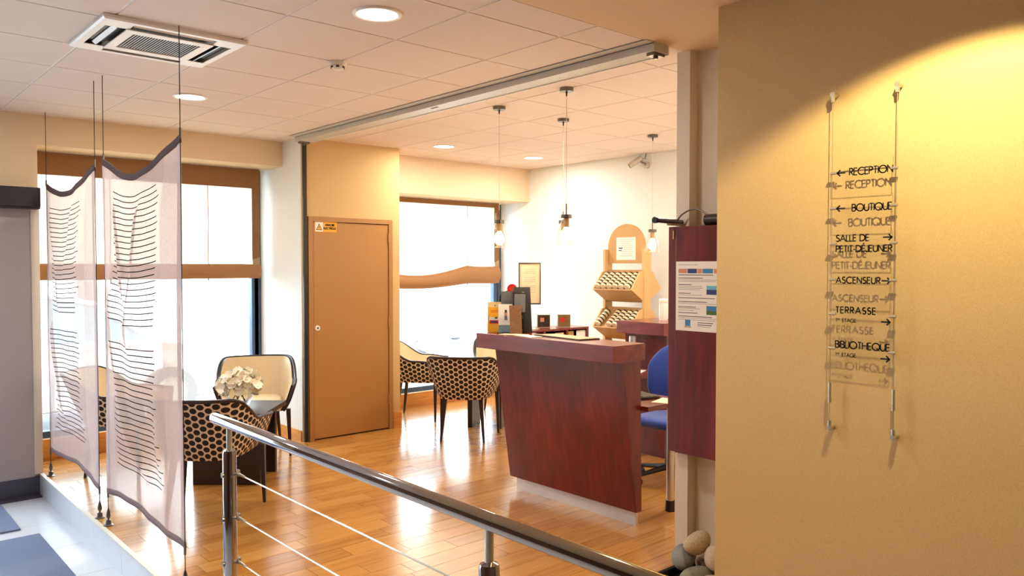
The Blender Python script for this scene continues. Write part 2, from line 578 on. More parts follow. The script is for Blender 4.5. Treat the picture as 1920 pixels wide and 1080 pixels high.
def text_width(t, gap=0.24):
    return sum(GL[c][0] + gap for c in t) - gap


def strokes(mb, lines, o, ax, ay, az, size, w, depth=0.0008, mi=0):
    o = Vector(o); ax = Vector(ax); ay = Vector(ay); az = Vector(az)
    for pl in lines:
        closed = len(pl) > 3 and abs(pl[0][0] - pl[-1][0]) + abs(pl[0][1] - pl[-1][1]) < 1e-6
        n = len(pl)
        for i in range(n - 1):
            p = Vector((pl[i][0], pl[i][1])) * size
            q = Vector((pl[i + 1][0], pl[i + 1][1])) * size
            d = q - p
            if d.length < 1e-7:
                continue
            d.normalize()
            if i > 0 or closed:
                p = p - d * (w * 0.32)
            if i < n - 2 or closed:
                q = q + d * (w * 0.32)
            nn = Vector((-d.y, d.x)) * (w / 2)
            mb.prism([tuple(p - nn), tuple(q - nn), tuple(q + nn), tuple(p + nn)], o, ax, ay, az, depth, mi)


def lettering(mb, t, o, ax, ay, az, size, w, width=None, depth=0.0008, mi=0):
    """text from its lower-left corner; width stretches the spacing to fit"""
    gap = 0.24
    if width:
        gap += (width / size - text_width(t)) / max(1, len(t) - 1)
    x = 0.0
    for c in t:
        strokes(mb, [[(u + x, v) for u, v in pl] for pl in GL[c][1]], o, ax, ay, az, size, w, depth, mi)
        x += GL[c][0] + gap


H = 2.79              # ceiling height
XE = 1.335            # edge of the raised floor
LOW = -0.17           # level of the entrance floor
YW = 7.50             # window wall, inner face
YL = 7.02             # entrance wall and the bulkhead over the windows
XR = 6.55             # end wall of the reception
PX0, PX1, PY = 3.38, 4.43, 6.635   # pillar
XS, YS = 3.09, 2.05   # sign wall face and its far end

# ================================================================== STRUCTURE
# ---- raised wooden floor
fl = box('floor', XE + 0.012, XR + 0.1, -1.5, 7.6, -0.06, -0.0125, 'sub_floor')
struct(fl, 'warm honey-coloured bamboo plank floor of the raised lounge and reception', 'floor')
PLW, PLL, GAP = 0.1445, 0.58, 0.0026
known = {0: 2.19, 1: 1.96, 2: 2.25, 3: 2.595, 5: 2.77, 9: 2.614}
cF = Vector((math.sin(YAW) * math.cos(PITCH), math.cos(YAW) * math.cos(PITCH), math.sin(PITCH)))
cR = Vector((math.cos(YAW), -math.sin(YAW), 0))
cU = cR.cross(cF)


def to_px(p):
    d = Vector(p) - Vector((0, 0, CZ))
    w = d.dot(cF)
    if w < 0.1:
        return None
    return 960 + 1475 * d.dot(cR) / w, 540 - 1475 * d.dot(cU) / w, w


pl = []
for j in range(-34, 27):
    y0 = 3.555 + PLW * j
    if y0 < -1.0 or y0 > 7.45:
        continue
    xs = known.get(j, 2.0 + rnd.random() * PLL)
    k0 = math.floor((XE - xs) / PLL)
    for k in range(k0, 12):
        a, b = xs + k * PLL, xs + (k + 1) * PLL
        a2, b2 = max(a, XE + 0.012), min(b, XR)
        if b2 - a2 < 0.03:
            continue
        pl.append((a2 + GAP / 2, b2 - GAP / 2, y0 + GAP / 2, min(y0 + PLW, 7.5) - GAP / 2, abs(b2 - a2 - PLL) < 1e-6 and y0 + PLW < 7.5))


def plank_score(q):
    best = 0
    for fx in (0, 0.5, 1):
        p = to_px((q[0] + (q[1] - q[0]) * fx, (q[2] + q[3]) / 2, 0))
        if p and -20 < p[0] < 1300 and p[1] < 1100:
            best = max(best, 1 / p[2])
    if q[0] > 3.85 and q[2] < 4.3:
        best *= 0.3      # behind the desk
    return best


pl.sort(key=plank_score, reverse=True)
full_me = None
rest = MB()
for i, (x0, x1, y0, y1, full) in enumerate(pl):
    if i < 290 and plank_score(pl[i]) > 0:
        if full and full_me:
            o = bpy.data.objects.new('plank', full_me)
            COL.objects.link(o)
        else:
            hx, hy = (x1 - x0) / 2, (y1 - y0) / 2
            o = MB().box(-hx, hx, -hy, hy, -0.012, 0.0).build('plank', 'plank')
            if full:
                full_me = o.data
        o.parent = fl
        o.location = ((x0 + x1) / 2, (y0 + y1) / 2, 0)
    else:
        rest.box(x0, x1, y0, y1, -0.012, 0.0)
tag(rest.build('plank_rest', 'plank', fl), kind='stuff')

# ---- entrance floor with tiles, step
lo = box('floor_entrance', -2.7, XE, -1.6, 7.7, LOW - 0.06, LOW - 0.008, 'grout')
struct(lo, 'pale blue-grey tiled entrance floor one step below the wooden floor', 'floor')
for i in range(7):
    for j in range(14):
        x1 = XE - 0.012 - 0.59 * i
        y1 = 7.09 + 0.29 - 0.59 * j
        if x1 - 0.59 < -2.7 or y1 < -1.0:
            continue
        y0, y1b = y1 - 0.587, min(y1, YL)
        MB().box(max(x1 - 0.587, -2.6), x1, y0, y1b, LOW - 0.012, LOW).build('tile', 'tile_floor', lo)
st = box('trim_1', XE - 0.004, XE + 0.012, -1.5, YL, LOW - 0.01, 0.0, 'grout')
struct(st, 'tiled riser of the single step up to the wooden floor', 'step')
for j in range(14):
    y1 = 7.02 + 0.20 - 0.59 * j
    if y1 < -1:
        continue
    MB().box(XE - 0.012, XE - 0.004, y1 - 0.587, min(y1, YL), LOW, -0.012).build('tile', 'tile_riser', st)
nose = MB().box(XE - 0.014, XE + 0.014, -1.5, YL, -0.010, 0.001).build('nosing', 'alu_paint', st)

# ---- ceiling: slab, lay-in panels, bars
ce = box('ceiling', -2.8, 6.8, -1.7, 7.8, H + 0.014, H + 0.12, 'grid_dark')
struct(ce, 'suspended ceiling of square off-white lay-in panels', 'ceiling')


def ceiling_field(x0, x1, y0, y1, gx, gy):
    xs = [gx + 0.6 * k for k in range(-12, 12)]
    ys = [gy + 0.6 * k for k in range(-12, 12)]
    full = None
    for xa in xs:
        a, b = max(xa, x0), min(xa + 0.6, x1)
        if b - a < 0.02:
            continue
        for ya in ys:
            c, d = max(ya, y0), min(ya + 0.6, y1)
            if d - c < 0.02:
                continue
            hx, hy = (b - a) / 2 - 0.0065, (d - c) / 2 - 0.0042
            if abs(b - a - 0.6) < 1e-6 and abs(d - c - 0.6) < 1e-6:
                if full is None:
                    o = MB().box(-hx, hx, -hy, hy, 0, 0.013).build('panel', 'tile_ceiling')
                    full = o.data
                else:
                    o = bpy.data.objects.new('panel', full)
                    COL.objects.link(o)
            else:
                o = MB().box(-hx, hx, -hy, hy, 0, 0.013).build('panel', 'tile_ceiling')
            o.parent = ce
            o.location = ((a + b) / 2, (c + d) / 2, H)
    for xa in xs:
        if x0 < xa < x1:
            MB().box(xa - 0.009, xa + 0.009, y0, y1, H + 0.004, H + 0.0135).build('bar', 'grid_white', ce)


ceiling_field(-2.6, 3.25, 2.605, YL + 0.02, 1.094, 3.463)
MB().box(3.25, 3.43, 6.632, YL + 0.02, H, H + 0.0138).build('panel', 'tile_ceiling', ce)
ceiling_field(3.43, XR, 2.60, YL + 0.02, 3.760, 3.498)
struct(box('ceiling_soffit', -2.6, 3.72, -1.5, 2.602, H - 0.001, H + 0.0138, 'plaster'), 'smooth plastered ceiling strip beside the panelled ceiling', 'ceiling')

# ---- walls
w = MB()
w.box(0.92, 1.345, YL, 7.75, LOW - 0.05, H + 0.05)
w.box(-2.8, 0.92, YL, 7.75, 2.06, H + 0.05)
w.box(-2.8, -1.9, YL, 7.75, LOW - 0.05, 2.06)
wl = w.build('wall_left', 'paint_cream')
struct(wl, 'beige painted wall beside the entrance door', 'wall')
MB().box(0.93, 1.29, YL - 0.014, YL, LOW + 0.15, 2.06).build('panel', 'paint_grey', wl)
MB().box(1.29, 1.347, YL - 0.022, YL, LOW + 0.17, 2.06).build('jamb', 'jamb', wl)
MB().box(0.5, 1.34, YL - 0.02, YL, LOW, LOW + 0.15).build('skirting', 'skirt_dark', wl)
for k in range(3):
    MB().box(0.5, 1.33, YL - 0.10 + 0.028 * k, YL - 0.088 + 0.028 * k, LOW, LOW + 0.012).build('track', 'skirt_dark', wl)

w = MB()
w.box(1.345, PX0, YL, 7.75, 2.56, H + 0.05)
w.box(PX1, XR + 0.2, YL - 0.02, 7.75, 2.395, H + 0.05)
w.box(1.345, PX0, YW - 0.03, 7.75, LOW - 0.1, 0.17)
w.box(PX1, XR + 0.2, YW - 0.03, 7.75, LOW - 0.1, 0.16)
wb = w.build('wall_back', 'paint_cream')
struct(wb, 'cream bulkheads and low plinths around the two street windows', 'wall')
b_ = MB().box(1.35, PX0, YW - 0.045, YW - 0.03, 0.0, 0.17).build('baseboard_window', 'skirt_wood')
struct(b_, 'honey wood skirting under the window behind the sheer curtains', 'baseboard')
b_ = MB().box(PX1, XR, YW - 0.045, YW - 0.03, 0.0, 0.16).build('baseboard_reception', 'skirt_wood')
struct(b_, 'honey wood skirting under the window beside the tan door', 'baseboard')
struct(box('wall_right', XR, XR + 0.2, 2.3, 7.75, -0.2, H + 0.05, 'paint_white'), 'off-white end wall behind the jar display rack', 'wall')
wp = box('wall_pillar', PX0, PX1, PY, 7.75, -0.1, H + 0.05, 'paint_ochre')
struct(wp, 'wide ochre pillar holding the tan metal door', 'wall')
MB().box(PX0 - 0.008, PX0, PY + 0.02, 7.6, 0.0, H).build('side_face', 'paint_white', wp)
MB().box(4.345, PX1 + 0.01, PY - 0.012, PY, 0, 0.155).build('skirting', 'skirt_wood', wp)
MB().box(PX0 - 0.020, PX0 - 0.008, PY + 0.03, YW - 0.05, 0, 0.10).build('skirting', 'skirt_wood', wp)
struct(box('wall_sign', XS, 3.70, -1.6, YS, -0.2, H + 0.012, 'wallpaper'), 'beige textured wallpaper wall carrying the direction sign', 'wall')
w = MB().box(3.66, XR + 0.2, -1.6, 2.575, -0.2, H + 0.012).box(3.585, 3.66, 2.555, 2.64, 0.0, H)
struct(w.build('wall_reception', 'jamb'), 'pale jamb and return wall where the folding partition closes', 'wall')
struct(box('wall_rear', -2.8, XS, -1.7, -1.5, -0.3, H + 0.05, 'paint_dim'), 'plain unseen wall behind the entrance hall, coloured dark to dim reflections', 'wall')
struct(box('wall_side', -2.8, -2.6, -1.6, 7.75, -0.3, H + 0.05, 'paint_dim'), 'plain unseen side wall of the entrance hall, coloured dark to dim reflections', 'wall')
struct(box('trim_2', PX0 - 0.004, PX0 + 0.03, PY - 0.022, PY, 0.0, 2.735, 'black'), 'black vertical partition channel on the pillar corner', 'trim')


# ---- windows
def window(name, label, x0, x1, z0, z1, mull):
    t = thing(name, label, 'window', ((x0 + x1) / 2, YW + 0.1, z0), kind='structure')
    y0, y1 = YW + 0.02, YW + 0.09
    MB().box(x0, x1, y0, y1, z0, z0 + 0.055).build('frame_rail', 'frame_blue', t)
    MB().box(x0, x1, y0, y1, z1 - 0.05, z1).build('frame_rail', 'frame_blue', t)
    ed = [x0] + mull + [x1]
    for i, m_ in enumerate(ed):
        a = min(max(m_ - 0.033, x0), x1 - 0.066)
        MB().box(a, a + 0.066, y0, y1, z0 + 0.055, z1 - 0.05).build('mullion', 'frame_blue', t)
    for a, b in zip(ed[:-1], ed[1:]):
        if b - a > 0.12:
            MB().box(a + 0.03, b - 0.03, YW + 0.052, YW + 0.058, z0 + 0.055, z1 - 0.05).build('pane', 'glass', t)
    return t


window('window_1', 'wide street window behind the two sheer curtains', 1.345, PX0 - 0.008, 0.17, 2.56, [3.31])
window('window_2', 'street window between the tan door and the end wall', PX1, XR, 0.16, 2.395, [6.46])
t = thing('door_2', 'glazed sliding entrance door beside the entrance mats', 'door', (-0.5, 7.2, LOW), kind='structure')
MB().box(-1.9, 0.92, 7.16, 7.22, 1.98, 2.06).build('frame_rail', 'frame_blue', t)
for a in (-1.9, -0.52, 0.86):
    MB().box(a, a + 0.06, 7.16, 7.22, LOW, 1.98).build('mullion', 'frame_blue', t)
for a, b in ((-1.84, -0.52), (-0.46, 0.86)):
    MB().box(a, b, 7.187, 7.193, LOW, 1.98).build('pane', 'glass', t)

# ---- tan metal door in the pillar
d = thing('door_1', 'tan metal electrical cupboard door with a yellow warning label', 'door', (3.88, PY, 0.0), kind='structure')
fx0, fx1, fz = 3.425, 4.335, 2.075
for a, b, c, e in ((fx0, fx0 + 0.045, 0, fz), (fx1 - 0.045, fx1, 0, fz), (fx0 + 0.045, fx1 - 0.045, fz - 0.045, fz)):
    MB().box(a, b, PY - 0.022, PY + 0.0, c, e).build('frame', 'door_frame', d, bevel=0.002)
lf = MB().box(fx0 + 0.05, fx1 - 0.05, PY - 0.013, PY - 0.001, 0.012, fz - 0.05).build('leaf', 'door_tan', d, bevel=0.002)
MB().box(fx0 + 0.045, fx1 - 0.045, PY - 0.0012, PY - 0.0002, 0.0, fz - 0.045).build('gap', 'black_soft', d)
for z in (1.90, 1.07, 0.30):
    MB().cyl((fx1 - 0.048, PY - 0.020, z - 0.045), (fx1 - 0.048, PY - 0.020, z + 0.045), 0.008, n=10).build('hinge', 'door_frame', d)
lk = MB().cyl((3.512, PY - 0.013, 1.044), (3.512, PY - 0.022, 1.044), 0.026, 0.024, 20).build('lock', 'white_plastic', lf)
MB().cyl((3.512, PY - 0.022, 1.044), (3.512, PY - 0.0235, 1.044), 0.009, n=10).build('keyhole', 'black', lf)
s = MB()
sx0, sz0, sy = 3.492, 1.935, PY - 0.0145
s.box(sx0, sx0 + 0.225, sy, PY - 0.013, sz0, sz0 + 0.095, 0)
s.box(sx0 + 0.004, sx0 + 0.082, sy - 0.0004, sy, sz0 + 0.004, sz0 + 0.091, 1)
X, Y_, Zv = (1, 0, 0), (0, -1, 0), (0, 0, 1)
tri = [(0.012, 0.016), (0.074, 0.016), (0.043, 0.078)]
s.prism(tri, (sx0, sy - 0.0004, sz0), X, Zv, Y_, 0.0004, 2)
s.prism([(0.020, 0.021), (0.066, 0.021), (0.043, 0.067)], (sx0, sy - 0.0008, sz0), X, Zv, Y_, 0.0004, 0)
s.prism([(0.046, 0.060), (0.038, 0.042), (0.044, 0.043), (0.040, 0.026), (0.049, 0.047), (0.043, 0.046)], (sx0, sy - 0.0012, sz0), X, Zv, Y_, 0.0004, 2)
lettering(s, 'ARMOIRE', (sx0 + 0.105, sy - 0.0004, sz0 + 0.056), X, Zv, Y_, 0.018, 0.0045, 0.098, 0.0004, 2)
lettering(s, 'ELECTRIQUE', (sx0 + 0.092, sy - 0.0004, sz0 + 0.026), X, Zv, Y_, 0.018, 0.0045, 0.124, 0.0004, 2)
tag(s.build('warning_label', ['ochre_label', 'paper', 'ink'], lf), 'yellow warning label reading ARMOIRE ELECTRIQUE')

# ---- outside
struct(box('ground_street', -30, 45, 7.8, 60, -0.35, -0.16, 'asphalt'), 'street and pavement outside the windows, coloured pale to look overexposed', 'street')

# ================================================================== THINGS
# ---- partition track on the ceiling
t = thing('partition_track', 'long pale aluminium folding-partition track fixed under the ceiling', 'track', (3.34, 4.6, H))
MB().box(3.25, 3.305, 2.585, 6.63, H - 0.006, H).build('flange', 'alu_paint', t)
MB().box(3.308, 3.43, 2.585, 6.63, H - 0.046, H).build('beam', 'alu_paint', t)
MB().box(3.43, 3.436, 2.585, 6.63, H - 0.052, H).build('lip', 'white_plastic', t)
MB().box(3.3045, 3.3085, 2.585, 6.63, H - 0.009, H - 0.001).build('groove', 'steel_dark', t)
for y in (2.60, 6.57):
    MB().box(3.33, 3.42, y, y + 0.05, H - 0.062, H - 0.046).cyl((3.375, y + 0.025, H - 0.062), (3.375, y + 0.025, H - 0.075), 0.014).build('end_bracket', 'steel_dark', t)
MB().box(3.335, 3.355, 4.52, 4.60, H - 0.0475, H - 0.046).build('slot', 'black', t)

# ---- ceiling cassette air conditioner
ax0, ax1, ay0, ay1 = 1.04, 1.73, 3.985, 4.635
acx, acy = (ax0 + ax1) / 2, (ay0 + ay1) / 2
t = thing('air_conditioner', 'white square ceiling cassette air conditioner with slatted intake', 'air conditioner', (acx, acy, H))
ci = 0.20   # half of the intake
fr = MB()
zb = H - 0.024
# bevelled panel border: four sloping trapezoids around outlets, made as strips
o_ = [(ax0, ay0), (ax1, ay0), (ax1, ay1), (ax0, ay1)]
fr.grid([[(x, y, H - 0.002) for x, y in o_], [(x, y, H - 0.016) for x, y in o_],
         [(acx + (x - acx) * 0.975, acy + (y - acy) * 0.975, zb) for x, y in o_]], closed=True)
i0, i1 = 0.235, 0.305      # outlet slot between these half sizes
for sx_, sy_ in ((1, 0), (-1, 0), (0, 1), (0, -1)):
    pass
hx, hy = (ax1 - ax0) / 2 * 0.975, (ay1 - ay0) / 2 * 0.975
so = 0.20                  # half length of an outlet slot
# flat face made of pieces that leave four slots open
for sgn in (-1, 1):
    fr.box(acx + sgn * min(i1, hx), acx + sgn * hx, acy - hy, acy + hy, zb, zb + 0.004)
    fr.box(acx - i1, acx + i1, acy + sgn * min(0.285, hy), acy + sgn * hy, zb, zb + 0.004)
    for sg2 in (-1, 1):
        fr.box(acx + sgn * so, acx + sgn * i1, acy + sg2 * so, acy + sg2 * 0.285, zb, zb + 0.004)
fr.build('cover', 'white_plastic', t)
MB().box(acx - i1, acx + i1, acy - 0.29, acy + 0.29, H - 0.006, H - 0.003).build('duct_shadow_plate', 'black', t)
for sgn in (-1, 1):
    MB().obox((acx, acy + sgn * 0.248, zb + 0.008), (1, 0, 0), (0, math.cos(R(35)), sgn * math.sin(R(35))), (0, -sgn * math.sin(R(35)), math.cos(R(35))), so - 0.01, 0.007, 0.002).build('louvre', 'white_plastic', t)
    MB().obox((acx + sgn * 0.258, acy, zb + 0.008), (0, 1, 0), (math.cos(R(35)), 0, sgn * math.sin(R(35))), (-sgn * math.sin(R(35)), 0, math.cos(R(35))), so - 0.01, 0.012, 0.0025).build('louvre', 'white_plastic', t)
g = MB()
q = 0.212
for a, b, c, e in ((-q, q, -q, -0.150), (-q, q, 0.150, q), (-q, -0.165, -0.150, 0.150), (0.165, q, -0.150, 0.150)):
    g.box(acx + a, acx + b, acy + c, acy + e, zb - 0.006, zb + 0.0005)
gr = g.build('intake_frame', 'white_plastic', t, bevel=0.002)
n = 24
for i in range(n):
    x = acx - 0.165 + 0.33 * (i + 0.5) / n
    MB().obox((x, acy, zb + 0.002), (0, 1, 0), (0.8, 0, 0.6), (-0.6, 0, 0.8), 0.150, 0.0036, 0.0011).build('slat', 'white_plastic', gr)


# ---- downlights
def downlight(x, y, label, r=0.098):
    t = thing('downlight', label, 'light', (x, y, H), 'round ceiling downlights')
    MB().lathe((x, y, H), [(r + 0.018, 0), (r + 0.016, -0.006), (r, -0.009), (r - 0.004, -0.002)], 36).build('rim', 'white_plastic', t, smooth=True)
    MB().lathe((x, y, H), [(r - 0.003, -0.003), (0.0, -0.003)], 36).build('diffuser', 'lens', t)
    ld = bpy.data.lights.new('downlight_glow', 'AREA')
    ld.shape = 'DISK'
    ld.size = r * 1.9
    ld.energy = DOWN_W
    ld.color = WARM
    o = bpy.data.objects.new('downlight_glow', ld)
    COL.objects.link(o)
    o.location = (0, 0, -0.012)
    o.parent = t


downlight(1.994, 3.163, 'round lit downlight nearest the air conditioner, above the handrail')
downlight(1.994, 5.563, 'round lit downlight near the sheer curtains and bulkhead')
downlight(4.66, 6.198, 'round lit downlight in front of the tan door pillar')
downlight(5.86, 6.198, 'round lit downlight nearest the corner of the end wall')
downlight(4.66, 3.198, 'round lit downlight half hidden by the partition jamb')
downlight(5.86, 3.198, 'unseen fill downlight added above the reception back counter')  # unseen, added for fill where the downlight spacing would repeat
downlight(-0.4, 3.163, 'unseen fill downlight added over the entrance mats')  # added fill lamp, unseen, on the continued ceiling spacing
downlight(-0.4, 5.563, 'unseen fill downlight added near the entrance door')  # second unseen fill lamp added on the entrance side

# wall washer over the direction sign (recessed, outside the picture)
t = thing('wall_washer', 'recessed warm wall washer above the direction sign', 'light', (2.45, 0.92, H))
MB().lathe((2.45, 0.92, H - 0.001), [(0.075, 0), (0.073, -0.006), (0.055, -0.008), (0.05, -0.002), (0.0, -0.002)], 28).build('rim', 'white_plastic', t, smooth=True)
ld = bpy.data.lights.new('wall_washer_glow', 'SPOT')
ld.energy = SPOT_W
ld.color = (1.0, 0.78, 0.36)
ld.spot_size = R(128)
ld.spot_blend = 0.22
ld.shadow_soft_size = 0.013
o = bpy.data.objects.new('wall_washer_glow', ld)
COL.objects.link(o)
o.location = (0, 0, -0.02)
o.parent = t

# ---- smoke detector
c = (2.294, 4.063, H)
t = thing('smoke_detector', 'small white smoke detector on the ceiling grid', 'smoke detector', c)
MB().lathe(c, [(0.0, 0), (0.052, 0), (0.052, -0.014), (0.047, -0.020), (0.0, -0.020)], 28).build('base', 'white_plastic', t, smooth=True, auto=40)
MB().lathe(c, [(0.036, -0.02), (0.040, -0.024), (0.034, -0.038), (0.022, -0.044), (0.0, -0.045)], 24).build('sensor_head', 'white_plastic', t, smooth=True, auto=50)
for k in range(6):
    a = k * math.pi / 3
    MB().obox((c[0] + 0.038 * math.cos(a), c[1] + 0.038 * math.sin(a), H - 0.031), (-math.sin(a), math.cos(a), 0), (math.cos(a), math.sin(a), 0), (0, 0, 1), 0.009, 0.002, 0.005).build('vent', 'black', t)


# ---- pendant lamps
def pendant(x, y, zb, label):
    t = thing('pendant_lamp', label, 'pendant lamp', (x, y, zb), 'clear glass pendant lamps over the reception desk')
    MB().lathe((x, y, H), [(0.0, 0), (0.046, 0), (0.046, -0.020), (0.042, -0.024), (0.0, -0.024)], 24).build('canopy', 'steel_dark', t, smooth=True, auto=40)
    MB().cyl((x, y, H - 0.024), (x, y, H - 0.055), 0.007, 0.004, 10).build('cord_grip', 'black', t)
    top = zb + 0.255
    MB().cyl((x, y, H - 0.05), (x, y, top - 0.005), 0.0022, n=6).build('cord', 'steel', t)
    MB().cyl((x, y, top + 0.02), (x, y, top - 0.055), 0.005, n=8).build('stem', 'steel_dark', t)
    MB().cyl((x, y, top - 0.052), (x, y, top - 0.078), 0.037, n=24).build('collar', 'steel_dark', t)
    MB().cyl((x, y, top - 0.078), (x, y, top - 0.135), 0.019, n=16).build('socket', 'tan_pad', t)
    MB().lathe((x, y, top), [(0.030, 0.0), (0.031, -0.05), (0.033, -0.08), (0.045, -0.13), (0.060, -0.18), (0.067, -0.225), (0.066, -0.255)], 28).build('glass_shade', 'lamp_glass', t, smooth=True)
    MB().lathe((x, y, top), [(0.012, -0.130), (0.016, -0.145), (0.030, -0.168), (0.037, -0.192), (0.033, -0.215), (0.018, -0.230), (0.0, -0.235)], 20).build('bulb', 'bulb', t, smooth=True)
    ld = bpy.data.lights.new('pendant_glow', 'POINT')
    ld.energy = BULB_W
    ld.color = (1.0, 0.76, 0.45)
    ld.shadow_soft_size = 0.05
    o = bpy.data.objects.new('pendant_glow', ld)
    COL.objects.link(o)
    o.location = (0, 0, -0.02)
    o.parent = t


pendant(3.813, 4.397, 1.755, 'glass pendant lamp hanging in front of the roman blind beside the brochures')
pendant(3.745, 3.642, 1.755, 'glass pendant lamp hanging closest to the front of the desk')
pendant(4.509, 4.420, 1.78, 'glass pendant lamp hanging almost hidden behind the front-most pendant')
pendant(5.652, 4.423, 1.745, 'glass pendant lamp hanging between the jar rack and the red cabinet')

# ---- security camera
t = thing('security_camera', 'small grey security camera under the ceiling by the end wall', 'camera', (6.50, 5.25, 2.66))
cx_, cy_, cz_ = 6.46, 5.28, 2.705
dv = Vector((-0.55, 0.62, -0.56)).normalized()
MB().cyl(Vector((cx_, cy_, cz_)) + dv * 0.075, Vector((cx_, cy_, cz_)) - dv * 0.075, 0.030, n=16).build('housing', 'steel', t)
MB().cyl(Vector((cx_, cy_, cz_)) + dv * 0.0755, Vector((cx_, cy_, cz_)) + dv * 0.079, 0.022, n=16).build('lens', 'black', t)
MB().tube([Vector((cx_, cy_, cz_)) - dv * 0.05, (6.50, 5.235, 2.70), (6.53, 5.21, 2.68), (XR, 5.20, 2.67)], 0.011, 8).build('bracket', 'steel_dark', t)
MB().cyl((XR, 5.20, 2.67), (XR - 0.02, 5.20, 2.67), 0.036, n=16).build('wall_plate', 'steel', t)
MB().tube([Vector((cx_, cy_, cz_)) - dv * 0.07, (6.52, 5.20, 2.735), (6.52, 5.19, H)], 0.005, 6).build('cable', 'steel_dark', t)

# ---- black header box above the entrance
t = thing('door_header', 'black sliding-door operator box on the entrance wall', 'door operator', (-0.3, YL - 0.1, 2.06))
MB().box(-2.0, 1.335, YL - 0.15, YL - 0.001, 2.065, 2.215).build('casing', 'navy_box', t, bevel=0.006)
MB().box(-2.0, 1.335, YL - 0.135, YL - 0.02, 2.055, 2.065).build('underside_rail', 'black', t)

# ---- entrance mats
tag(MB().box(-0.6, 1.045, 6.15, 6.90, LOW, LOW + 0.012).build('entrance_mat', 'mat_blue', bevel=0.004), 'blue-grey ribbed entrance mat lying closer to the black door header', 'mat', 'entrance mats')
tag(MB().box(-0.6, 1.12, 4.6, 5.965, LOW, LOW + 0.012).build('entrance_mat', 'mat_blue', bevel=0.004), 'larger blue-grey entrance mat lying beside the step, cut by the photo edge', 'mat', 'entrance mats')


# ---- sheer curtain panels on tension wires
def ridge(u, v, pts, sig):
    """height of a soft fold that follows a polyline in (u, v)"""
    best = 0.0
    for (a, b) in zip(pts[:-1], pts[1:]):
        if a[1] <= v <= b[1]:
            f = (v - a[1]) / (b[1] - a[1])
            d = u - (a[0] + (b[0] - a[0]) * f)
            best = max(best, math.exp(-(d / sig) ** 2) * smoothstep(pts[0][1], pts[0][1] + 0.1, v) * (1 - smoothstep(pts[-1][1] - 0.14, pts[-1][1], v)))
    return best


def curtain(label, ya, yb, zt, sag, usag, zbtm, folds, blift, seed):
    """ya is the far edge, yb the near edge"""
    xx = 1.372
    t = thing('sheer_curtain', label, 'curtain', (xx, (ya + yb) / 2, 0.0), 'sheer curtain panels on tension wires')
    nu, nv = 56, 110
    rr = random.Random(seed)
    ph = [rr.random() * 6 for _ in range(6)]

    def ztop(u):
        e = 0.62 if u < usag else 0.5
        k = u / usag if u < usag else (1 - u) / (1 - usag)
        k = max(0.0, min(1.0, k))
        return zt[0] + (zt[1] - zt[0]) * u - sag * math.sin(k * math.pi / 2) ** 1.15

    def zbot(u):
        return zbtm[0] + (zbtm[1] - zbtm[0]) * u + blift * math.sin(math.pi * u) ** 0.8 - 0.012 * math.sin(6 * u + ph[0]) * math.sin(math.pi * u)

    def pos(u, v):
        y = ya + (yb - ya) * u
        pinch = 0.030 * math.sin(math.pi * 2 * (u - 0.5)) * math.sin(math.pi * v)
        y += pinch * 0.3
        x = xx - 0.05 * math.sin(math.pi * u) * math.sin(math.pi * min(1, v * 1.1)) * 0.7
        for pts, amp, sig in folds:
            x -= amp * ridge(u, v, pts, sig)
        x += 0.006 * math.sin(9 * u + 5 * v + ph[1]) * math.sin(math.pi * u) + 0.004 * math.sin(23 * u - 7 * v + ph[2])
        # cross folds near the lower half
        x += 0.010 * math.sin(14 * (v + 0.28 * u) + ph[3]) * math.sin(math.pi * u) * smoothstep(0.5, 0.8, v)
        z = ztop(u) + (zbot(u) - ztop(u)) * v
        return (x, y, z)

    def vz(u, v):
        return 2.24 + (0.20 - 2.24) * v - 0.03 * math.sin(math.pi * u) * (1 - v)

    rows = [[pos(j / nu, i / nv) for j in range(nu + 1)] for i in range(nv + 1)]
    uvs = [[(j / nu, vz(j / nu, i / nv)) for j in range(nu + 1)] for i in range(nv + 1)]
    MB().grid(rows, uvs=uvs).build('cloth', 'sheer', t, smooth=True)
    for nm, v0, v1 in (('top_hem', 0.0, 0.020), ('bottom_hem', 0.984, 1.0)):
        r2 = []
        for s_ in (0, 1):
            r2.append([(p[0] - 0.004, p[1], p[2]) for p in (pos(j / nu, v0 + (v1 - v0) * s_) for j in range(nu + 1))])
        for s_ in (1, 0):
            r2.append([(p[0] + 0.004, p[1], p[2]) for p in (pos(j / nu, v0 + (v1 - v0) * s_) for j in range(nu + 1))])
        MB().grid(r2 + [r2[0]]).build(nm, 'sheer_hem' if nm == 'top_hem' else 'sheer_edge', t, smooth=True)
    for u0, u1, yy in ((0.0, 0.035, ya), (0.965, 1.0, yb)):
        r2 = []
        for u_ in (u0, u1):
            r2.append([(pos(u_, i / nv)[0] - 0.003, pos(u_, i / nv)[1], pos(u_, i / nv)[2]) for i in range(nv + 1)])
        MB().grid(r2).build('side_hem', 'sheer_hem' if False else 'sheer', t, smooth=True)
        MB().cyl((xx, yy, H), (xx, yy, 0.09), 0.0022, n=6).build('wire', 'black_soft', t)
        zc = zt[0] if yy == ya else zt[1]
        MB().cyl((xx, yy, zc + 0.03), (xx, yy, zc - 0.02), 0.006, n=8).build('wire_clip', 'steel_dark', t)
        zc = zbtm[0] if yy == ya else zbtm[1]
        MB().cyl((xx, yy, zc + 0.02), (xx, yy, zc - 0.03), 0.006, n=8).build('wire_clip', 'steel_dark', t)
        an = MB().lathe((xx, yy, 0.0), [(0.0, 0), (0.030, 0), (0.030, 0.004), (0.017, 0.010), (0.015, 0.034), (0.006, 0.038), (0.006, 0.046), (0.011, 0.052), (0.013, 0.062), (0.010, 0.085), (0.003, 0.110)], 16)
        an.build('floor_anchor', 'steel_dark', t, smooth=True, auto=40)


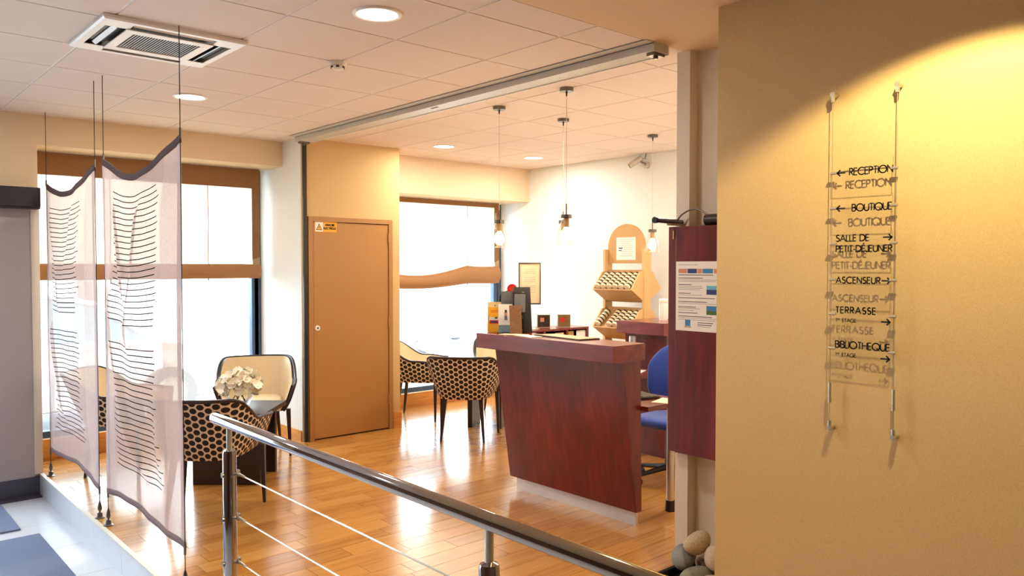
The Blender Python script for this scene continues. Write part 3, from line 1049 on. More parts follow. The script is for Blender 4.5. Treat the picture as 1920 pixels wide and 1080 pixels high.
curtain('narrower-looking sheer striped curtain panel beside the entrance wall', 6.86, 5.50, (2.245, 2.265), 0.105, 0.45, (0.195, 0.185),
        [([(0.13, 0.03), (0.33, 0.30), (0.42, 0.52)], 0.030, 0.045), ([(0.62, 0.02), (0.58, 0.20), (0.47, 0.42)], 0.022, 0.05),
         ([(0.20, 0.44), (0.30, 0.62), (0.56, 0.90)], 0.040, 0.055), ([(0.80, 0.05), (0.74, 0.5), (0.80, 0.95)], 0.018, 0.06)], 0.03, 3)
curtain('larger sheer striped curtain panel standing closer to the handrail', 5.305, 3.965, (2.28, 2.265), 0.135, 0.44, (0.205, 0.215),
        [([(0.16, 0.05), (0.32, 0.26), (0.44, 0.44)], 0.030, 0.030), ([(0.60, 0.06), (0.55, 0.22), (0.45, 0.46), (0.50, 0.60)], 0.032, 0.035),
         ([(0.16, 0.30), (0.20, 0.52), (0.28, 0.62), (0.42, 0.80), (0.66, 0.94)], 0.036, 0.06), ([(0.86, 0.05), (0.80, 0.5), (0.74, 0.92)], 0.022, 0.06)], 0.025, 5)


# ---- roman blinds
def blind(label, x0, x1, zt, zb, head, cords, sag, hb, yb=7.37):
    t = thing('roman_blind', label, 'blind', ((x0 + x1) / 2, yb, zb), 'tan roman blinds')
    MB().box(x0, x1, yb - 0.006, yb + 0.03, zt - head, zt).build('head_band', 'blind_tape', t)
    n = 40

    def sg(x):
        s_ = 0.0
        ed = [x0] + cords + [x1]
        for a, b in zip(ed[:-1], ed[1:]):
            if a <= x <= b:
                s_ = sag * (b - a) ** 2 / 1.2 * math.sin(math.pi * (x - a) / (b - a))
        return s_

    rows = []
    for i in range(15):
        v = i / 14
        rows.append([(x0 + (x1 - x0) * j / n, yb + 0.004 + 0.012 * math.sin(v * 9 + j * 0.21) * v, zt - head + (zb + hb - 0.01 - sg(x0 + (x1 - x0) * j / n) - zt + head) * v) for j in range(n + 1)])
    MB().grid(rows).build('fabric', 'blind', t, smooth=True)
    # stacked folds at the bottom
    for k, (dz, h_, dy) in enumerate(((0.0, hb, 0.018), (0.012, hb * 0.87, 0.032))):
        r2 = []
        for i in range(9):
            v = i / 8
            r2.append([(x0 + (x1 - x0) * j / n, yb - 0.004 - dy * math.sin(math.pi * v) ** 0.7, zb + dz + h_ * (1 - v) - sg(x0 + (x1 - x0) * j / n) * (1 - 0.55 * v)) for j in range(n + 1)])
        r2 += [[(p[0], yb + 0.012, p[2]) for p in r2[-1]], [(p[0], yb + 0.012, p[2]) for p in r2[0]], r2[0]]
        MB().grid(r2).build('fold', 'blind_fold_shaded', t, smooth=True, auto=50)
    MB().box(x1 - 0.075, x1, yb - 0.003, yb + 0.001, zb + 0.10, zt - head).build('edge_tape', 'blind_tape', t)
    for c_ in cords:
        MB().tube([(c_, yb - 0.008, zt - head), (c_ + 0.006, yb - 0.010, (zt + zb) / 2), (c_ - 0.004, yb - 0.012, zb + hb + 0.02), (c_ + 0.012, yb - 0.012, zb + hb - 0.02)], 0.0035, 6).build('cord', 'blind_tape', t)
        MB().box(c_ - 0.006, c_ + 0.006, yb - 0.01, yb - 0.002, zb - 0.02, zb + 0.01).build('cord_pull', 'steel_dark', t)


blind('tan roman blind with deep header behind the sheer curtains', 1.36, 3.295, 2.555, 1.50, 0.185, [1.95, 2.79], 0.0, 0.138)
blind('tan roman blind with sagging hem on the window behind the desk', 4.44, 6.385, 2.39, 1.41, 0.055, [5.88], 0.066, 0.215)

# ---- steel handrail with cables
HX, HZ = 1.372, 0.925
t = thing('handrail', 'polished steel handrail with posts and thin cables along the step', 'railing', (HX, 3.40, 0.0))
e = []
for k in range(9):
    a = k / 8 * math.pi / 2
    e.append((HX, 3.585 - 0.024 * (1 - math.sin(a)), 0.024 * math.sin(a) if False else 0))
MB().tube([(HX, 3.586, HZ), (HX, 3.582, HZ), (HX, 3.574, HZ), (HX, 3.56, HZ), (HX, 0.25, HZ - 0.004)], [0.010, 0.018, 0.0225, 0.0245, 0.0245], 32).build('rail', 'chrome', t, smooth=True)
for y in (3.40, 1.625):
    ps = MB().lathe((HX, y, 0.0), [(0.0, 0), (0.05, 0), (0.05, 0.008), (0.0295, 0.012), (0.0295, 0.795), (0.026, 0.806), (0.012, 0.812)], 28).build('post', 'chrome', t, smooth=True, auto=40)
    MB().cyl((HX, y, 0.80), (HX, y, HZ - 0.015), 0.0125, n=16).build('stem', 'steel', t)
    for z in (0.70, 0.505, 0.308):
        for dx in (-0.040,):
            pass
        MB().cyl((HX - 0.036, y, z), (HX + 0.036, y, z), 0.011, n=12).build('cable_clamp', 'steel_dark', ps)
        for sy in ((-1,) if y > 3 else (1, -1)):
            MB().cyl((HX + 0.03, y + sy * 0.012, z), (HX + 0.03, y + sy * 0.095, z), 0.0075, 0.005, 12).build('cable_tensioner', 'steel', ps)
        MB().lathe((HX + 0.03, y, z), [(0.0, -0.018), (0.015, -0.014), (0.018, 0.0), (0.015, 0.014), (0.0, 0.018)], 12).build('cable_eye', 'steel_dark', ps, smooth=True)
for z in (0.70, 0.505, 0.308):
    MB().cyl((HX + 0.03, 3.39, z), (HX + 0.03, 0.3, z - 0.004), 0.0034, n=8).build('cable', 'steel', t)


# ---- tub armchairs
def make_chair():
    t = thing('tub_armchair', 'tub chair', 'armchair', (0, 0, 0), 'dotted tub armchairs')
    ctl = [(0.285, 0.255), (0.292, 0.12), (0.290, -0.02), (0.272, -0.15), (0.225, -0.245), (0.12, -0.285), (0, -0.295)]
    ctl = ctl + [(-x, y) for x, y in ctl[-2::-1]]
    n = 60
    U = spline([(x, y, 0) for x, y in ctl], n + 1)
    L = [0.0]
    for i in range(n):
        L.append(L[-1] + (U[i + 1] - U[i]).length)
    tot = L[-1]

    def top(i):
        a = abs(L[i] / tot - 0.5) * 2
        return 0.795 - 0.165 * smoothstep(0.30, 0.66, a) - 0.02 * smoothstep(0.7, 1.0, a)

    def nrm(i):
        d = U[min(i + 1, n)] - U[max(i - 1, 0)]
        return Vector((d.y, -d.x, 0)).normalized() * -1

    cen = Vector((0, 0, 0))
    sgn = 1 if nrm(n // 2).dot(U[n // 2]) > 0 else -1

    def shell(off, i, v):
        zt = top(i)
        z = 0.395 + (zt - 0.395) * v
        N_ = nrm(i) * sgn
        flare = 0.045 * (v ** 1.2) * (z - 0.395) / 0.4 + 0.02 * v
        belly = -0.05 * (1 - v) ** 3
        back = Vector((0, -0.06, 0)) * v * smoothstep(0.12, -0.3, U[i].y)
        p = U[i] + N_ * (flare + belly + off) + back
        return (p.x, p.y, z)

    nv = 12
    rows = [[shell(0.0, i, k / nv) for i in range(n + 1)] for k in range(nv + 1)]
    uvs = [[(L[i], rows[k][i][2]) for i in range(n + 1)] for k in range(nv + 1)]
    MB().grid(rows, uvs=uvs).build('outer_shell', 'dots', t, smooth=True)
    rin = [[shell(-0.038, i, 0.05 + 0.95 * k / nv) for i in range(n + 1)] for k in range(nv + 1)]
    MB().grid(rin).build('inner_lining', 'leather', t, smooth=True)
    MB().grid([rows[-1], rin[-1]]).grid([[rows[k][0] for k in range(nv + 1)], [rin[k][0] for k in range(nv + 1)]]).grid([[rows[k][-1] for k in range(nv + 1)], [rin[k][-1] for k in range(nv + 1)]]).build('edge_band', 'wenge', t)
    path = [shell(-0.008, 0, k / nv) for k in range(nv + 1)] + [shell(-0.008, i, 1.0) for i in range(1, n)] + [shell(-0.008, n, k / nv) for k in range(nv, -1, -1)]
    MB().tube(path, 0.0125, 8).build('wood_trim', 'wenge', t, smooth=True)
    # underside + seat
    MB().add([rows[0][i] for i in range(n + 1)], [tuple(range(n + 1))]).build('underside', 'black_soft', t)
    sp = [shell(-0.045, i, 0.12) for i in range(n + 1)]
    s_ = MB()
    rs = []
    for sc_, z in ((0.985, 0.392), (1.0, 0.41), (1.0, 0.445), (0.97, 0.468), (0.90, 0.478), (0.5, 0.484), (0.02, 0.485)):
        rs.append([(p[0] * sc_, (p[1] - 0.0) * sc_, z) for p in sp])
    s_.grid(rs, closed=True)
    s_.build('seat_cushion', 'leather', t, smooth=True, auto=60)
    for sx, sy, fx, fy in ((0.268, 0.215, 0.282, 0.215), (-0.268, 0.215, -0.282, 0.215), (0.165, -0.17, 0.200, -0.215), (-0.165, -0.17, -0.200, -0.215)):
        lg = MB()
        a, b = Vector((sx, sy, 0.40)), Vector((fx, fy, 0.0))
        lg.add([(a.x + i * 0.019, a.y + j * 0.019, 0.405) for i, j in ((-1, -1), (1, -1), (1, 1), (-1, 1))] +
               [(b.x + i * 0.0095, b.y + j * 0.0095, 0.0) for i, j in ((-1, -1), (1, -1), (1, 1), (-1, 1))],
               [(0, 1, 2, 3), (7, 6, 5, 4), (0, 4, 5, 1), (1, 5, 6, 2), (2, 6, 7, 3), (3, 7, 4, 0)])
        lg.build('leg', 'wenge', t)
    return t


chair0 = make_chair()
spots = [(1.957, 5.157, 43, 'dotted tub armchair seen from behind, in front of the low table with the flowers'),
         (2.885, 6.55, 206, 'tub armchair facing us behind the flower vase, cream lining showing'),
         (1.85, 6.66, 128, 'tub armchair mostly hidden behind the sheer curtains'),
         (4.618, 5.806, 48, 'dotted tub armchair seen from behind beside the reception desk'),
         (4.89, 6.945, 136, 'tub armchair seen from the side, half hidden by the ochre pillar'),
         (5.70, 6.50, 217, 'tub armchair mostly hidden behind the reception desk countertop')]
for i, (x, y, hd, lab) in enumerate(spots):
    o = chair0 if i == 0 else dup(chair0)
    o.location = (x, y, 0)
    o.rotation_euler = (0, 0, R(-hd))
    o['label'] = lab


# ---- low tables: square top on two slabs
def low_table(cx, cy, ang, off, label, half, hl):
    t = thing('low_table', label, 'table', (cx, cy, 0), 'low dark lounge tables')
    a = Vector((math.cos(R(ang)), math.sin(R(ang)), 0))
    b = Vector((-a.y, a.x, 0))
    c0 = Vector((cx, cy, 0))
    MB().obox(c0 + Vector((0, 0, 0.525)), a, b, (0, 0, 1), half, half, 0.018).build('table_top', 'wenge', t, bevel=0.003)
    for s_ in (-1, 1):
        MB().obox(c0 + b * (s_ * off) + Vector((0, 0, 0.2535)), a, b, (0, 0, 1), hl, 0.024, 0.2535).build('slab_leg', 'wenge', t, bevel=0.002)
    return t


low_table(2.42, 5.865, -41.8, 0.185, 'low dark wooden table carrying the glass vase', 0.30, 0.25)
low_table(5.14, 6.10, 35.6, 0.15, 'low dark wooden table behind the armchair next to the desk', 0.25, 0.16)

# ---- vase with white flowers
vx, vy, vz0 = 2.43, 5.83, 0.5435
t = thing('globe_vase', 'round clear glass vase on the low table', 'vase', (vx, vy, vz0))
MB().lathe((vx, vy, vz0), [(0.0, 0.0), (0.045, 0.0), (0.075, 0.02), (0.102, 0.07), (0.105, 0.10), (0.094, 0.145), (0.07, 0.175), (0.066, 0.18), (0.09, 0.145), (0.1, 0.1), (0.097, 0.07), (0.07, 0.026), (0.0, 0.012)], 32).build('bowl', 'glass', t, smooth=True)
MB().lathe((vx, vy, vz0), [(0.064, 0.178), (0.069, 0.182), (0.072, 0.178), (0.069, 0.174), (0.064, 0.178)], 32).build('rim', 'acrylic', t, smooth=True)
t = thing('flower_bouquet', 'white hydrangea-like blossoms in the glass vase', 'flowers', (vx, vy, vz0 + 0.05))
rr = random.Random(11)


def petal(mb, c, d, s_):
    d = Vector(d).normalized()
    a = d.orthogonal().normalized()
    a = (Matrix.Rotation(rr.random() * 6.28, 3, d) @ a)
    b = d.cross(a)
    pts = []
    for u in range(5):
        for v in range(5):
            x, y = (u / 4 - 0.5), (v / 4 - 0.5)
            w_ = 1 - 0.5 * abs(2 * y) ** 2
            pts.append(Vector(c) + a * (x * s_ * w_ * 1.1) + b * (y * s_ * 1.25) + d * (s_ * (0.35 * (x * x + y * y) * 2 - 0.12 * math.sin(7 * x + 5 * y) + 0.1 * rr.random())))
    mb.grid([pts[5 * i:5 * i + 5] for i in range(5)])


cc = Vector((vx + 0.01, vy - 0.01, vz0 + 0.175))
for k in range(70):
    th = rr.random() * 6.28
    ph = math.acos(1 - 1.55 * rr.random())
    d = Vector((math.sin(ph) * math.cos(th), math.sin(ph) * math.sin(th), math.cos(ph)))
    rad = 0.085 + 0.055 * rr.random()
    c = cc + Vector((d.x * rad * 1.15, d.y * rad * 1.15, d.z * rad * 0.8))
    m_ = MB()
    petal(m_, c, d + Vector((rr.uniform(-.5, .5), rr.uniform(-.5, .5), rr.uniform(-.3, .5))), 0.055 + 0.02 * rr.random())
    m_.build('petal', 'petal', t, smooth=True)
for k in range(5):
    a = k * 1.3
    MB().tube([(vx + 0.06 * math.cos(a), vy + 0.06 * math.sin(a), vz0 + 0.035), (vx + 0.02 * math.cos(a + 1), vy + 0.02 * math.sin(a + 1), vz0 + 0.11), (vx - 0.03 * math.cos(a), vy - 0.03 * math.sin(a), vz0 + 0.2)], 0.004, 6).build('stem', 'stem', t)


# ---- reception desk
t = thing('reception_desk', 'mahogany reception desk with leaning front, thick countertop and white kick plate', 'desk', (3.8, 3.65, 0))
MB().prism([(3.79, 0.092), (3.645, 1.045), (3.80, 1.045), (3.84, 0.092)], (0, 3.08, 0), (1, 0, 0), (0, 0, 1), (0, 1, 0), 1.17).build('front_panel', 'mahogany', t)
for y in (3.085, 4.205):
    MB().prism([(3.792, 0.094), (3.66, 1.044), (3.825, 1.044), (3.84, 0.094)], (0, y - 0.006, 0), (1, 0, 0), (0, 0, 1), (0, 1, 0), 0.03).build('end_panel', 'mahogany', t)
MB().box(3.815, 3.835, 3.105, 4.205, 0.0, 0.093).build('kick_plate', 'alu_kick', t)
MB().box(3.505, 3.795, 3.02, 4.29, 1.045, 1.148).build('countertop', 'mahogany_top', t, bevel=0.002)
# wing running back from the far end, with pigeonholes facing the clerk
wg = MB().box(3.795, 4.53, 4.16, 4.44, 1.132, 1.148).build('wing_top', 'mahogany_top', t, bevel=0.001)
MB().box(3.795, 4.53, 4.42, 4.44, 1.02, 1.132).build('wing_back', 'mahogany', t)
MB().box(3.795, 4.53, 4.16, 4.42, 1.02, 1.035).build('pigeonhole_floor', 'mahogany', t)
for x in (3.81, 4.05, 4.29, 4.517):
    MB().box(x - 0.011, x + 0.011, 4.16, 4.42, 1.035, 1.132).build('divider', 'mahogany', t)
MB().box(4.505, 4.53, 4.16, 4.42, 0.0, 1.02).build('wing_end', 'mahogany', t)
MB().box(3.84, 4.27, 3.03, 4.20, 0.72, 0.75).build('worktop', 'mahogany_top', t, bevel=0.002)
lg = MB().cyl((4.228, 3.15, 0.07), (4.228, 3.15, 0.72), 0.026, n=20).build('leg', 'steel', t, smooth=True, auto=40)
MB().cyl((4.228, 3.15, 0.0), (4.228, 3.15, 0.07), 0.034, 0.031, 20).build('leg_foot', 'black', lg, smooth=True, auto=40)

# ---- things on the desk
AX, AY, AZ = Vector((1, 0, 0)), Vector((0, 1, 0)), Vector((0, 0, 1))
ZT = 1.1485


def card(name, label, cat, c, w_, h_, face, lean, prints, th=0.004, base='paper', group=None):
    """upright card/leaflet: bottom centre c, faces 'face' (2-D direction), leaning back; prints = list of (u0,u1,v0,v1,mat)"""
    n_ = Vector((face[0], face[1], 0)).normalized()
    up = (AZ * math.cos(R(lean)) - n_ * math.sin(R(lean))).normalized()
    right = up.cross(n_).normalized()
    nn = right.cross(up).normalized()
    t = thing(name, label, cat, c, group)
    c = Vector(c)
    MB().obox(c + up * (h_ / 2) - nn * (th / 2) + Vector((0, 0, 0.0)), right, nn, up, w_ / 2, th / 2, h_ / 2).build('sheet', base, t)
    if prints:
        byM = {}
        for u0, u1, v0, v1, m_ in prints:
            byM.setdefault(m_, []).append((u0, u1, v0, v1))
        for k, (m_, rs) in enumerate(byM.items()):
            mb = MB()
            for u0, u1, v0, v1 in rs:
                a = c + right * ((u0 - 0.5) * w_) + up * (v0 * h_) + nn * (0.0003 + 0.0003 * k)
                mb.prism([(0, 0), ((u1 - u0) * w_, 0), ((u1 - u0) * w_, (v1 - v0) * h_), (0, (v1 - v0) * h_)], a, right, up, nn, 0.0002)
            mb.build('print', m_, t)
    return t, c, right, up, nn


FC = (-0.68, -0.73)
card('brochure', 'yellow tourist brochure standing at the desk corner', 'brochure', (3.645, 4.255, ZT), 0.105, 0.215, (-0.72, -0.69), 7,
     [(0.0, 1.0, 0.82, 1.0, 'print_pale'), (0.45, 0.55, 0.86, 0.9, 'ink_grey'), (0.2, 0.85, 0.70, 0.725, 'print_orange'), (0.25, 0.8, 0.65, 0.675, 'print_orange'),
      (0.12, 0.75, 0.35, 0.50, 'paper'), (0.15, 0.75, 0.28, 0.39, 'red'), (0.22, 0.7, 0.31, 0.36, 'print_navy'), (0.5, 0.7, 0.44, 0.5, 'print_green')], base='print_yellow', group='brochures on the desk')
card('brochure', 'white and teal brochure standing beside the yellow one', 'brochure', (3.637, 4.125, ZT), 0.10, 0.205, (-0.6, -0.8), 10,
     [(0.0, 1.0, 0.0, 0.28, 'print_teal'), (0.42, 0.62, 0.45, 0.72, 'print_greyface'), (0.45, 0.6, 0.72, 0.8, 'ink'), (0.44, 0.62, 0.6, 0.7, 'print_skin')], base='paper', group='brochures on the desk')
card('brochure', 'brown patterned brochure leaning between white and black leaflets', 'brochure', (3.645, 4.025, ZT), 0.085, 0.20, (-0.5, -0.87), 10,
     [(0.05, 0.95, 0.05, 0.95, 'print_brown')], base='print_brown', group='brochures on the desk')
card('brochure', 'silver and black leaflet standing in the desk holder', 'brochure', (3.695, 4.05, ZT), 0.085, 0.285, (-0.78, -0.62), 8,
     [(0.04, 0.96, 0.52, 0.97, 'print_greyface'), (0.15, 0.8, 0.42, 0.43, 'ink_grey'), (0.15, 0.8, 0.37, 0.38, 'ink_grey'), (0.3, 0.7, 0.17, 0.32, 'ink_grey'), (0.36, 0.64, 0.195, 0.295, 'black'), (0.43, 0.6, 0.22, 0.27, 'ink_grey'), (0.2, 0.8, 0.08, 0.09, 'ink_grey')], base='black', group='brochures on the desk')
t, c, right, up, nn = card('display_folder', 'tall glossy black folder standing at the back of the brochures', 'folder', (3.755, 4.065, ZT), 0.12, 0.325, (-0.45, -0.89), 9,
                           [(0.35, 0.5, 0.84, 0.87, 'ink_grey'), (0.48, 0.62, 0.86, 0.89, 'ink_grey')], 0.035, 'black')
# acrylic leaflet holder
t = thing('leaflet_holder', 'clear acrylic leaflet holder behind the brochures', 'leaflet holder', (3.74, 4.12, ZT))
MB().obox((3.735, 4.165, ZT + 0.145), Vector((0.73, -0.68, 0)).normalized(), Vector((0.68, 0.73, 0)).normalized(), AZ, 0.105, 0.002, 0.145).build('back_plate', ['acrylic'], t)
MB().obox((3.70, 4.13, ZT + 0.003), Vector((0.73, -0.68, 0)).normalized(), Vector((0.68, 0.73, 0)).normalized(), AZ, 0.105, 0.05, 0.003).build('base_plate', 'acrylic_edge', t)
MB().obox((3.73, 4.16, ZT + 0.245), Vector((0.73, -0.68, 0)).normalized(), Vector((0.68, 0.73, 0)).normalized(), AZ, 0.08, 0.0022, 0.045).build('insert_card', 'print_greyface', t)
# black display with red badge
n_ = Vector((-0.68, -0.73, 0)).normalized()
r_ = Vector((0.73, -0.68, 0)).normalized()
t = thing('counter_display', 'black round-topped counter display with a red badge', 'display', (3.80, 4.18, ZT))
c = Vector((3.795, 4.235, ZT))
prof = [(-0.095, 0.0), (0.095, 0.0), (0.092, 0.235)] + [(0.092 * math.cos(R(a)), 0.235 + 0.062 * math.sin(R(a))) for a in range(15, 180, 15)] + [(-0.092, 0.235)]
MB().prism(prof, c, r_, AZ, -n_, 0.03).build('board', 'black', t)
bc = c + r_ * 0.0 + AZ * 0.305 + n_ * 0.004
MB().cyl(bc, bc + n_ * 0.012, 0.036, n=28).build('badge', 'red', t, smooth=True, auto=40)
m_ = MB()
strokes(m_, [arc(0.5, 0.55, 0.32, 0.32, 20, 330, 16), [(0.5, 0.55), (0.84, 0.45)]], bc + n_ * 0.012 - r_ * 0.017 - AZ * 0.018, r_, AZ, n_, 0.034, 0.003, 0.0006)
m_.build('badge_print', 'print_orange', t)
for k, (px_, mt) in enumerate(((-0.06, 'red'), (-0.015, 'print_greyface'), (0.03, 'print_orange'))):
    MB().obox(c + r_ * px_ + AZ * 0.15 + n_ * 0.006, r_, n_, AZ, 0.018, 0.004, 0.09).build('leaflet', mt, t)

# countertop papers and leather pad
t = thing('desk_pad', 'flat tan desk pad with dark edge lying on the countertop', 'desk pad', (3.68, 3.58, ZT))
pd = [(3.66, 3.86), (3.615, 3.40), (3.865 - 0.085, 3.375), (3.785, 3.80)]
MB().prism(pd, (0, 0, ZT), AX, AY, AZ, 0.006).build('base', 'black', t)
pc = Vector((3.705, 3.61))
MB().prism([tuple(pc + (Vector(q_) - pc) * 0.975) for q_ in pd], (0, 0, ZT + 0.006), AX, AY, AZ, 0.003).build('leather_face', 'tan_pad', t)
for k, (x, y, a, mt, lab) in enumerate(((3.60, 4.00, 20, 'paper_cream', 'cream leaflet lying flat in front of the brochures'), (3.585, 3.84, -8, 'paper', 'white sheet lying flat beside the desk pad'))):
    ca, sa = math.cos(R(a)), math.sin(R(a))
    tag(MB().obox((x, y, ZT + 0.0012 + 0.0004 * k), (ca, sa, 0), (-sa, ca, 0), AZ, 0.05, 0.095, 0.001).build('leaflet', mt), lab, 'leaflet')

# small framed notice on a chrome pole
t = thing('notice_stand', 'framed notice on a thin chrome pole at the desk wing', 'sign holder', (4.02, 4.29, ZT))
MB().lathe((4.02, 4.29, ZT), [(0.0, 0.0), (0.075, 0.0), (0.075, 0.004), (0.010, 0.010), (0.007, 0.02)], 24).build('base', 'steel', t, smooth=True, auto=40)
MB().cyl((4.02, 4.29, ZT + 0.01), (4.02, 4.29, 1.40), 0.007, n=12).build('pole', 'steel', t)
n_ = Vector((-0.66, -0.75, 0)).normalized()
r_ = Vector((0.75, -0.66, 0)).normalized()
c = Vector((4.02, 4.29, 1.335)) + n_ * 0.012
MB().obox(c + AZ * 0.152, r_, n_, AZ, 0.078, 0.002, 0.148).build('notice', 'paper_cream', t)
for a, b, hx_, hz_ in ((-0.079, 0.152, 0.004, 0.154), (0.079, 0.152, 0.004, 0.154), (0, 0.002, 0.083, 0.005), (0, 0.304, 0.083, 0.005)):
    MB().obox(c + r_ * a + AZ * b, r_, n_, AZ, hx_, 0.006, hz_).build('frame', 'steel_dark', t)
m_ = MB()
for k in range(12):
    w_ = 0.05 * (0.6 + 0.4 * rnd.random())
    if k in (3, 7):
        continue
    m_.obox(c + AZ * (0.26 - 0.0155 * k) + n_ * 0.0022, r_, n_, AZ, w_, 0.0003, 0.0022)
m_.build('print', 'ink_dim', t)
MB().obox(c + AZ * 0.062 + n_ * 0.0022 - r_ * 0.004, r_, n_, AZ, 0.009, 0.0004, 0.009).build('print', 'print_greyface', t)
# little picture cubes
for k, (x, y, a, m1, lab) in enumerate(((4.20, 4.33, 0.0, 'print_dark', 'small picture box with a dark photo on the desk wing'), (4.335, 4.245, 0.0, 'print_field', 'small picture box with an olive and red photo on the desk wing'))):
    n_ = Vector((-0.60, -0.80, 0)).normalized()
    r_ = Vector((0.80, -0.60, 0)).normalized()
    t = thing('picture_box', lab, 'picture box', (x, y, ZT), 'picture boxes on the desk wing')
    c = Vector((x, y, ZT))
    MB().obox(c + AZ * 0.051, r_, n_, AZ, 0.052, 0.035, 0.051).build('box', 'paper', t, bevel=0.002)
    MB().obox(c + AZ * 0.051 + n_ * 0.0354, r_, n_, AZ, 0.047, 0.0004, 0.046).build('photo', m1, t)
    MB().obox(c + AZ * 0.051 + r_ * -0.0524, n_, r_, AZ, 0.030, 0.0004, 0.046).build('photo', 'print_greyface', t)
    MB().obox(c + AZ * 0.06 + n_ * 0.036 + r_ * -0.012, r_, n_, AZ, 0.015, 0.0004, 0.016).build('photo_detail', 'print_skin' if k == 0 else 'red', t)
# papers standing in the pigeonholes
for k, (x, z0, z1, mt, w_, lab) in enumerate(((3.93, 1.036, 1.105, 'paper_yellow', 0.04, 'yellow slip sticking out of the first pigeonhole'), (4.12, 1.036, 1.09, 'paper_cream', 0.045, 'short cream slip in the middle pigeonhole'),
                                             (4.22, 1.036, 1.115, 'paper_cream', 0.045, 'taller cream slip in the middle pigeonhole'), (4.36, 1.05, 1.118, 'paper_yellow', 0.035, 'curled yellow slip in the last pigeonhole'), (4.455, 1.036, 1.122, 'paper', 0.05, 'white card in the last pigeonhole'))):
    tag(MB().obox((x, 4.175 + 0.02 * (k % 2), (z0 + z1) / 2), AX, AY, AZ, w_, 0.002, (z1 - z0) / 2).build('paper_slip', mt), lab, 'paper', 'slips in the pigeonholes')
# clerk side: keyboard and papers
tag(MB().obox((4.10, 3.10, 0.7515), (0.96, 0.28, 0), (-0.28, 0.96, 0), AZ, 0.10, 0.055, 0.001).build('paper_sheet', 'paper_cream'), 'cream sheet lying on the clerk worktop', 'paper')
t = thing('keyboard', 'black keyboard lying on the clerk worktop', 'keyboard', (4.12, 3.32, 0.75))
MB().obox((4.12, 3.32, 0.758), (0.3, 0.95, 0), (-0.95, 0.3, 0), AZ, 0.13, 0.07, 0.008).build('body', 'black', t, bevel=0.002)
for i in range(10):
    for j in range(4):
        c = Vector((4.12, 3.32, 0.768)) + Vector((0.3, 0.95, 0)) * (-0.11 + 0.0243 * i) + Vector((-0.95, 0.3, 0)) * (-0.045 + 0.03 * j)
        MB().obox(c, (0.3, 0.95, 0), (-0.95, 0.3, 0), AZ, 0.0098, 0.012, 0.003).build('key', 'steel_dark', t)

# ---- back counter behind the clerk
t = thing('back_counter', 'mahogany back counter with raised ledge in front of the jar rack', 'counter', (5.4, 4.15, 0))
MB().box(5.20, 5.72, 3.95, 4.45, 1.045, 1.148).build('ledge', 'mahogany_top', t, bevel=0.002)
MB().prism([(5.29, 1.045), (5.34, 0.0), (5.40, 0.0), (5.40, 1.045)], (0, 3.99, 0), AX, AZ, AY, 0.44).build('front_panel', 'mahogany', t)
MB().box(5.68, 5.70, 3.97, 4.43, 0.0, 1.045).build('back_panel', 'mahogany', t)
for z in (0.76, 0.86, 0.95):
    MB().box(5.41, 5.68, 3.99, 4.43, z, z + 0.014).build('shelf', 'black', t)
MB().box(4.86, 5.29, 3.95, 4.45, 0.72, 0.75).build('worktop', 'mahogany_top', t, bevel=0.002)
MB().box(4.88, 4.91, 4.30, 4.44, 0.0, 0.72).build('leg', 'mahogany', t)
tag(MB().obox((5.05, 4.15, 0.7515), (0.9, 0.4, 0), (-0.4, 0.9, 0), AZ, 0.11, 0.09, 0.001).build('paper_sheet', 'paper'), 'white sheet lying on the back counter worktop', 'paper')
t = thing('desk_lamp', 'small chrome and black desk lamp on the back counter worktop', 'lamp', (5.18, 4.26, 0.75))
MB().lathe((5.18, 4.26, 0.75), [(0, 0), (0.06, 0), (0.06, 0.012), (0.015, 0.02)], 20).build('base', 'chrome', t, smooth=True, auto=40)
MB().tube([(5.18, 4.26, 0.765), (5.17, 4.25, 0.86), (5.20, 4.28, 0.93), (5.16, 4.24, 0.99)], 0.009, 8).build('arm', 'chrome', t, smooth=True)
MB().cyl((5.15, 4.23, 0.955), (5.15, 4.23, 1.03), 0.032, 0.03, 18).build('head', 'alu', t, smooth=True, auto=40)
MB().cyl((5.17, 4.25, 0.88), (5.19, 4.27, 0.93), 0.022, n=12).build('joint', 'black', t)
t = thing('white_tube', 'tall white cylinder standing on the back counter ledge', 'container', (5.55, 4.22, ZT))
MB().lathe((5.55, 4.22, ZT), [(0, 0), (0.036, 0), (0.038, 0.03), (0.036, 0.17), (0.034, 0.178), (0.0, 0.178)], 24).build('body', 'white_plastic', t, smooth=True, auto=40)
MB().lathe((5.55, 4.22, ZT), [(0.037, 0.15), (0.0385, 0.152), (0.0385, 0.178), (0.03, 0.184), (0, 0.184)], 24).build('cap', 'paper', t, smooth=True, auto=40)
for k, z in enumerate((0.774, 0.874, 0.964)):
    tag(MB().box(5.43, 5.63, 3.995, 4.30, z + 0.0005, z + 0.03 + 0.01 * k).build('file_box', ['black_soft', 'print_greyface', 'black_soft'][k], bevel=0.002), ['dark file box on the lowest back counter shelf', 'grey file stack on the middle back counter shelf', 'dark file box on the top back counter shelf'][k], 'file box')

